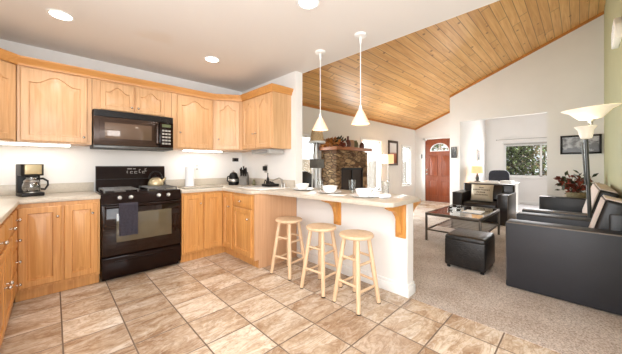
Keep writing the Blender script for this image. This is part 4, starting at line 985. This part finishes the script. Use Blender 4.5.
# pillow with lettering
def pillow_mesh(w, h, th):
    t = bmesh.new(); n = 12; top = {}
    for s_ in (1, -1):
        for i in range(n+1):
            for j in range(n+1):
                u, v = i/n*2-1, j/n*2-1
                e = (1-u**4)*(1-v**4); pin = 1-0.06*(1-abs(u))*0-0.05*((1-u*u)*(abs(v) > 0.99)+(1-v*v)*(abs(u) > 0.99))
                if s_ == -1 and (i in (0, n) or j in (0, n)): top[(-1, i, j)] = top[(1, i, j)]; continue
                top[(s_, i, j)] = t.verts.new((u*w/2*(1-0.04*(1-v*v)), v*h/2*(1-0.04*(1-u*u)), s_*th/2*math.sqrt(max(e, 0))))
        for i in range(n):
            for j in range(n):
                f_ = [top[(s_, i, j)], top[(s_, i+1, j)], top[(s_, i+1, j+1)], top[(s_, i, j+1)]]
                t.faces.new(f_ if s_ == 1 else f_[::-1])
    return t
PX = 6.86
mp_ = frame((6.72, 1.62, 0.655), (0, -1, 0), Vector((-1, 0, 0.28))); 
z_ = Vector((-1, 0, 0.28)).normalized(); x_ = Vector((0, -1, 0)); y_ = z_.cross(x_)
mp_ = Matrix((x_, y_, z_)).transposed().to_4x4(); mp_.translation = Vector((6.72, 1.50, 0.612))
t = thing('throw_pillow', 'cream throw pillow with printed words on the brown leather armchair', 'pillow', (6.74, 1.56, 0.44))
pl = G(); pl.add(pillow_mesh(0.42, 0.37, 0.13), mp_); obj('cushion', pl, M['pillow'], t)
rw = random.Random(3)
for y, n in ((0.105, 3), (0.055, 11), (0.0, 6), (-0.055, 9)):      # four lines of small print, too faint in the photo to read
    x = -n*0.029/2; g = G().box(x, x+n*0.029-0.012, y-0.002, y+0.002, 0.052, 0.0655, mat=mp_)
    for k in range(n):
        for q_ in range(3):
            xx, yy = x+rw.uniform(0, 0.018), y+rw.uniform(-0.014, 0.014); uu, vv = xx/0.21, yy/0.185
            zz = 0.065*math.sqrt((1-uu**4)*(1-vv**4))
            w_, h_ = (0.018, 0.005) if q_ == 2 else (0.006, 0.03)
            g.box(xx-w_/2, xx+w_/2, y-h_/2 if q_ < 2 else yy-h_/2, y+h_/2 if q_ < 2 else yy+h_/2, zz-0.006, zz+0.002, mat=mp_)
        x += 0.029
    obj('printed_line', g, M['ink'], t)

# ------------------------------------------------------------------ torch lamp between the armchair and the sofa
TLX, TLY = 4.16, -0.10
t = thing('torch_lamp', 'tall leaning torch floor lamp with two lit glass bowls beside the sofa', 'lamp', (TLX, TLY, 0))
rd = Vector((0.7145, -0.6997, 0)); topd = -rd*0.075
def lp(z): return Vector((TLX, TLY, 0))+topd*(z/1.5)+Vector((0, 0, z))
obj('base', G().lathe([(0, 0.004), (0.10, 0.004), (0.10, 0.02), (0.03, 0.04), (0, 0.04)], (TLX, TLY, 0)), M['pewter'], t)
obj('pole', G().cyl(lp(0.03), lp(1.50), 0.017).cyl(lp(1.0)+Vector((-0.02, 0.02, 0)), lp(1.45)+Vector((-0.03, 0.03, 0)), 0.008), M['pewter'], t)
tl = Matrix.Translation(lp(1.70)+rd*0.06) @ Matrix.Rotation(math.radians(-4.5), 4, Vector((0.6997, 0.7145, 0)))
obj('bowl_shade', G().lathe([(0.04, 0.0), (0.09, 0.01), (0.13, 0.05), (0.165, 0.09), (0.225, 0.118), (0.225, 0.124), (0.16, 0.10), (0.12, 0.06), (0.08, 0.02), (0, 0.012)], (0, 0, 0), 36, tl), M['lamp_on'], t)
obj('collar', G().lathe([(0, -0.06), (0.016, -0.06), (0.018, -0.02), (0.05, 0.0), (0.045, 0.008), (0, 0.008)], (0, 0, 0), 24, tl), M['steel'], t)
tl2 = Matrix.Translation(lp(1.49)+rd*0.005) @ Matrix.Rotation(math.radians(-4), 4, Vector((0.6997, 0.7145, 0)))
obj('lower_shade', G().lathe([(0.02, 0.0), (0.045, 0.01), (0.055, 0.05), (0.062, 0.10), (0.088, 0.135), (0.085, 0.14), (0.055, 0.10), (0.045, 0.05), (0.0, 0.015)], (0, 0, 0), 32, tl2), M['lamp_on'], t)
obj('stem', G().cyl(lp(1.50), lp(1.66)+rd*0.05, 0.011), M['steel'], t)
for p, e in ((lp(1.93), 9), (lp(1.62), 1.2)):
    l = bpy.data.lights.new('torch_bulb', 'POINT'); l.energy = e; l.color = (1, 0.88, 0.7); l.shadow_soft_size = 0.06
    o = bpy.data.objects.new('torch_bulb', l); C.objects.link(o); o.location = p

# plant on an end table beyond the sofa
t = thing('end_table', 'small dark end table at the far end of the sofa under the plant', 'table', (7.1, 0.02, 0))
obj('top', G().box(6.87, 7.33, -0.2, 0.24, 0.52, 0.55, 0.004), M['dkmetal'], t)
for sx in (6.89, 7.29):
    for sy in (-0.18, 0.2): obj('leg', G().box(sx, sx+0.025, sy, sy+0.025, 0.004, 0.52), M['dkmetal'], t)
t = thing('potted_plant', 'red-leaved plant in a basket pot at the far end of the sofa', 'plant', (7.1, 0.02, 0.551))
obj('pot', G().lathe([(0, 0), (0.12, 0), (0.16, 0.06), (0.165, 0.13), (0.15, 0.15), (0.14, 0.14), (0, 0.12)], (7.1, 0.02, 0.551)), M['basket'], t)
g = G(); leaves(g, 150, (7.08, 0.05, 0.85), (0.23, 0.26, 0.18), 0.10, 0.07); obj('red_leaves', g, M['leafred'], t)
g = G(); leaves(g, 110, (7.08, 0.05, 0.86), (0.25, 0.27, 0.21), 0.11, 0.06); obj('green_leaves', g, M['leafgreen'], t)
g = G()
for k in range(12):
    a = k*2.4; g.tube([(7.1, 0.02, 0.68), (7.1+0.08*math.cos(a), 0.02+0.08*math.sin(a), 0.8), (7.1+0.2*math.cos(a), 0.02+0.2*math.sin(a), 0.92)], 0.003, 5)
obj('stems', g, M['leafgreen'], t)

# ------------------------------------------------------------------ office
t = thing('desk', 'white topped desk in the office opening behind the leather armchair', 'desk', (8.8, 1.6, 0))
obj('top', G().box(8.45, 9.15, 1.15, 2.2, 0.72, 0.755, 0.005), M['white'], t)
for y in (1.17, 2.14): obj('side_panel', G().box(8.5, 9.1, y, y+0.03, 0.004, 0.72), M['white'], t)
obj('back_panel', G().box(8.5, 8.52, 1.2, 2.14, 0.3, 0.72), M['white'], t)
t = thing('table_lamp', 'small lit table lamp with a dark base on the office desk', 'lamp', (8.6, 2.03, 0.756))
obj('base', G().lathe([(0, 0), (0.07, 0), (0.07, 0.015), (0.03, 0.03), (0.045, 0.09), (0.03, 0.17), (0.012, 0.22), (0.012, 0.27), (0, 0.27)], (8.6, 2.03, 0.756)), M['pewter'], t)
obj('shade', G().lathe([(0.145, 0.24), (0.148, 0.24), (0.135, 0.44), (0.132, 0.44), (0.145, 0.24)], (8.6, 2.03, 0.756), 32), M['shade_on'], t)
l = bpy.data.lights.new('desk_bulb', 'POINT'); l.energy = 3; l.color = (1, 0.75, 0.5); l.shadow_soft_size = 0.04
o = bpy.data.objects.new('desk_bulb', l); C.objects.link(o); o.location = (8.6, 2.03, 1.10)
t = thing('office_chair', 'dark office chair behind the white desk', 'office chair', (9.65, 1.75, 0))
obj('backrest', yz([(1.745+0.26*sx*(abs(math.cos(q_))**0.5), 0.82+0.25*sy*(abs(math.sin(q_))**0.5)) for q_ in [2*PI*k/28 for k in range(28)] for sx, sy in [(1 if math.cos(q_) >= 0 else -1, 1 if math.sin(q_) >= 0 else -1)]], 9.80, 9.88), plain('navy_fabric', (52, 54, 64), 0.7), t)
obj('seat', G().box(9.38, 9.82, 1.5, 2.0, 0.42, 0.50, 0.03, 3), M['blackm'], t)
obj('column', G().cyl((9.62, 1.75, 0.08), (9.62, 1.75, 0.43), 0.03), M['blackm'], t)
obj('back_support', G().box(9.80, 9.86, 1.70, 1.80, 0.44, 0.62), M['blackm'], t)
for k in range(5):
    a = 2*PI*k/5
    lg = obj('base_arm', G().cyl((9.62, 1.75, 0.10), (9.62+0.26*math.cos(a), 1.75+0.26*math.sin(a), 0.06), 0.02, 0.015), M['blackm'], t)
    obj('caster', G().ball((9.62+0.26*math.cos(a), 1.75+0.26*math.sin(a), 0.032), 0.027), M['blackm'], lg)
def papers(x, y, h, rz, w, d, label):
    m = Matrix.Translation((x, y, 0.756)) @ Matrix.Rotation(rz, 4, 'Z')
    single('paper_stack', G().box(-w/2, w/2, -d/2, d/2, 0, h, 0.002, 1, m), M['paper'], label, 'papers', (x, y, 0.756), 'papers on the desk')
papers(8.75, 1.72, 0.03, 0.2, 0.22, 0.3, 'stack of white papers on the desk nearest the table lamp')
papers(8.72, 1.36, 0.05, -0.15, 0.3, 0.24, 'stack of white papers at the right end of the desk')
# ------------------------------------------------------------------ outdoors
def shrub(x, y, r, h, n, label, mats, name='shrub', z0=0.0):
    t = thing(name, label, 'shrub', (x, y, z0-0.06), 'shrubs outside')
    obj('trunk', G().tube([(x, y, z0-0.06), (x+0.05, y, z0+h*0.4), (x-0.03, y+0.05, z0+h*0.8)], [0.05, 0.04, 0.02], 8), plain('bark', (96, 80, 64), 0.9), t)
    for i, m in enumerate(mats):
        g = G(); leaves(g, n, (x, y, z0+h*0.55), (r, r, h*0.5), 0.13, 0.08); obj('foliage', g, m, t)
shrub(12.0, 1.72, 0.58, 2.5, 800, 'green shrub outside the left half of the office window', [M['shrub'], M['leafgreen']])
shrub(13.6, 1.3, 0.8, 3.0, 1300, 'mixed dry and green shrub outside the middle of the office window, set farther back', [M['shrub'], M['shrub_b']])
shrub(12.1, 0.45, 0.55, 2.0, 800, 'low green shrub outside the right edge of the office window', [M['shrub'], M['shrub_b']])
shrub(15.6, 2.6, 1.0, 3.2, 1300, 'tall dark green shrub at the back of the garden', [M['shrub'], M['leafgreen']])
shrub(11.2, 4.0, 0.6, 2.7, 600, 'green shrub outside the red front door', [M['shrub'], M['shrub_b']])
t = thing('garden_fence', 'grey weathered board fence outside the living room windows', 'fence', (8, 6.4, -0.06))
g = G()
for k in range(62): g.box(4+k*0.15, 4.14+k*0.15, 6.4, 6.42, -0.06, 1.42)
obj('boards', g, M['fence'], t)
for z in (0.3, 1.1): obj('rail', G().box(4, 13.3, 6.42, 6.46, z, z+0.08), M['fence'], t)
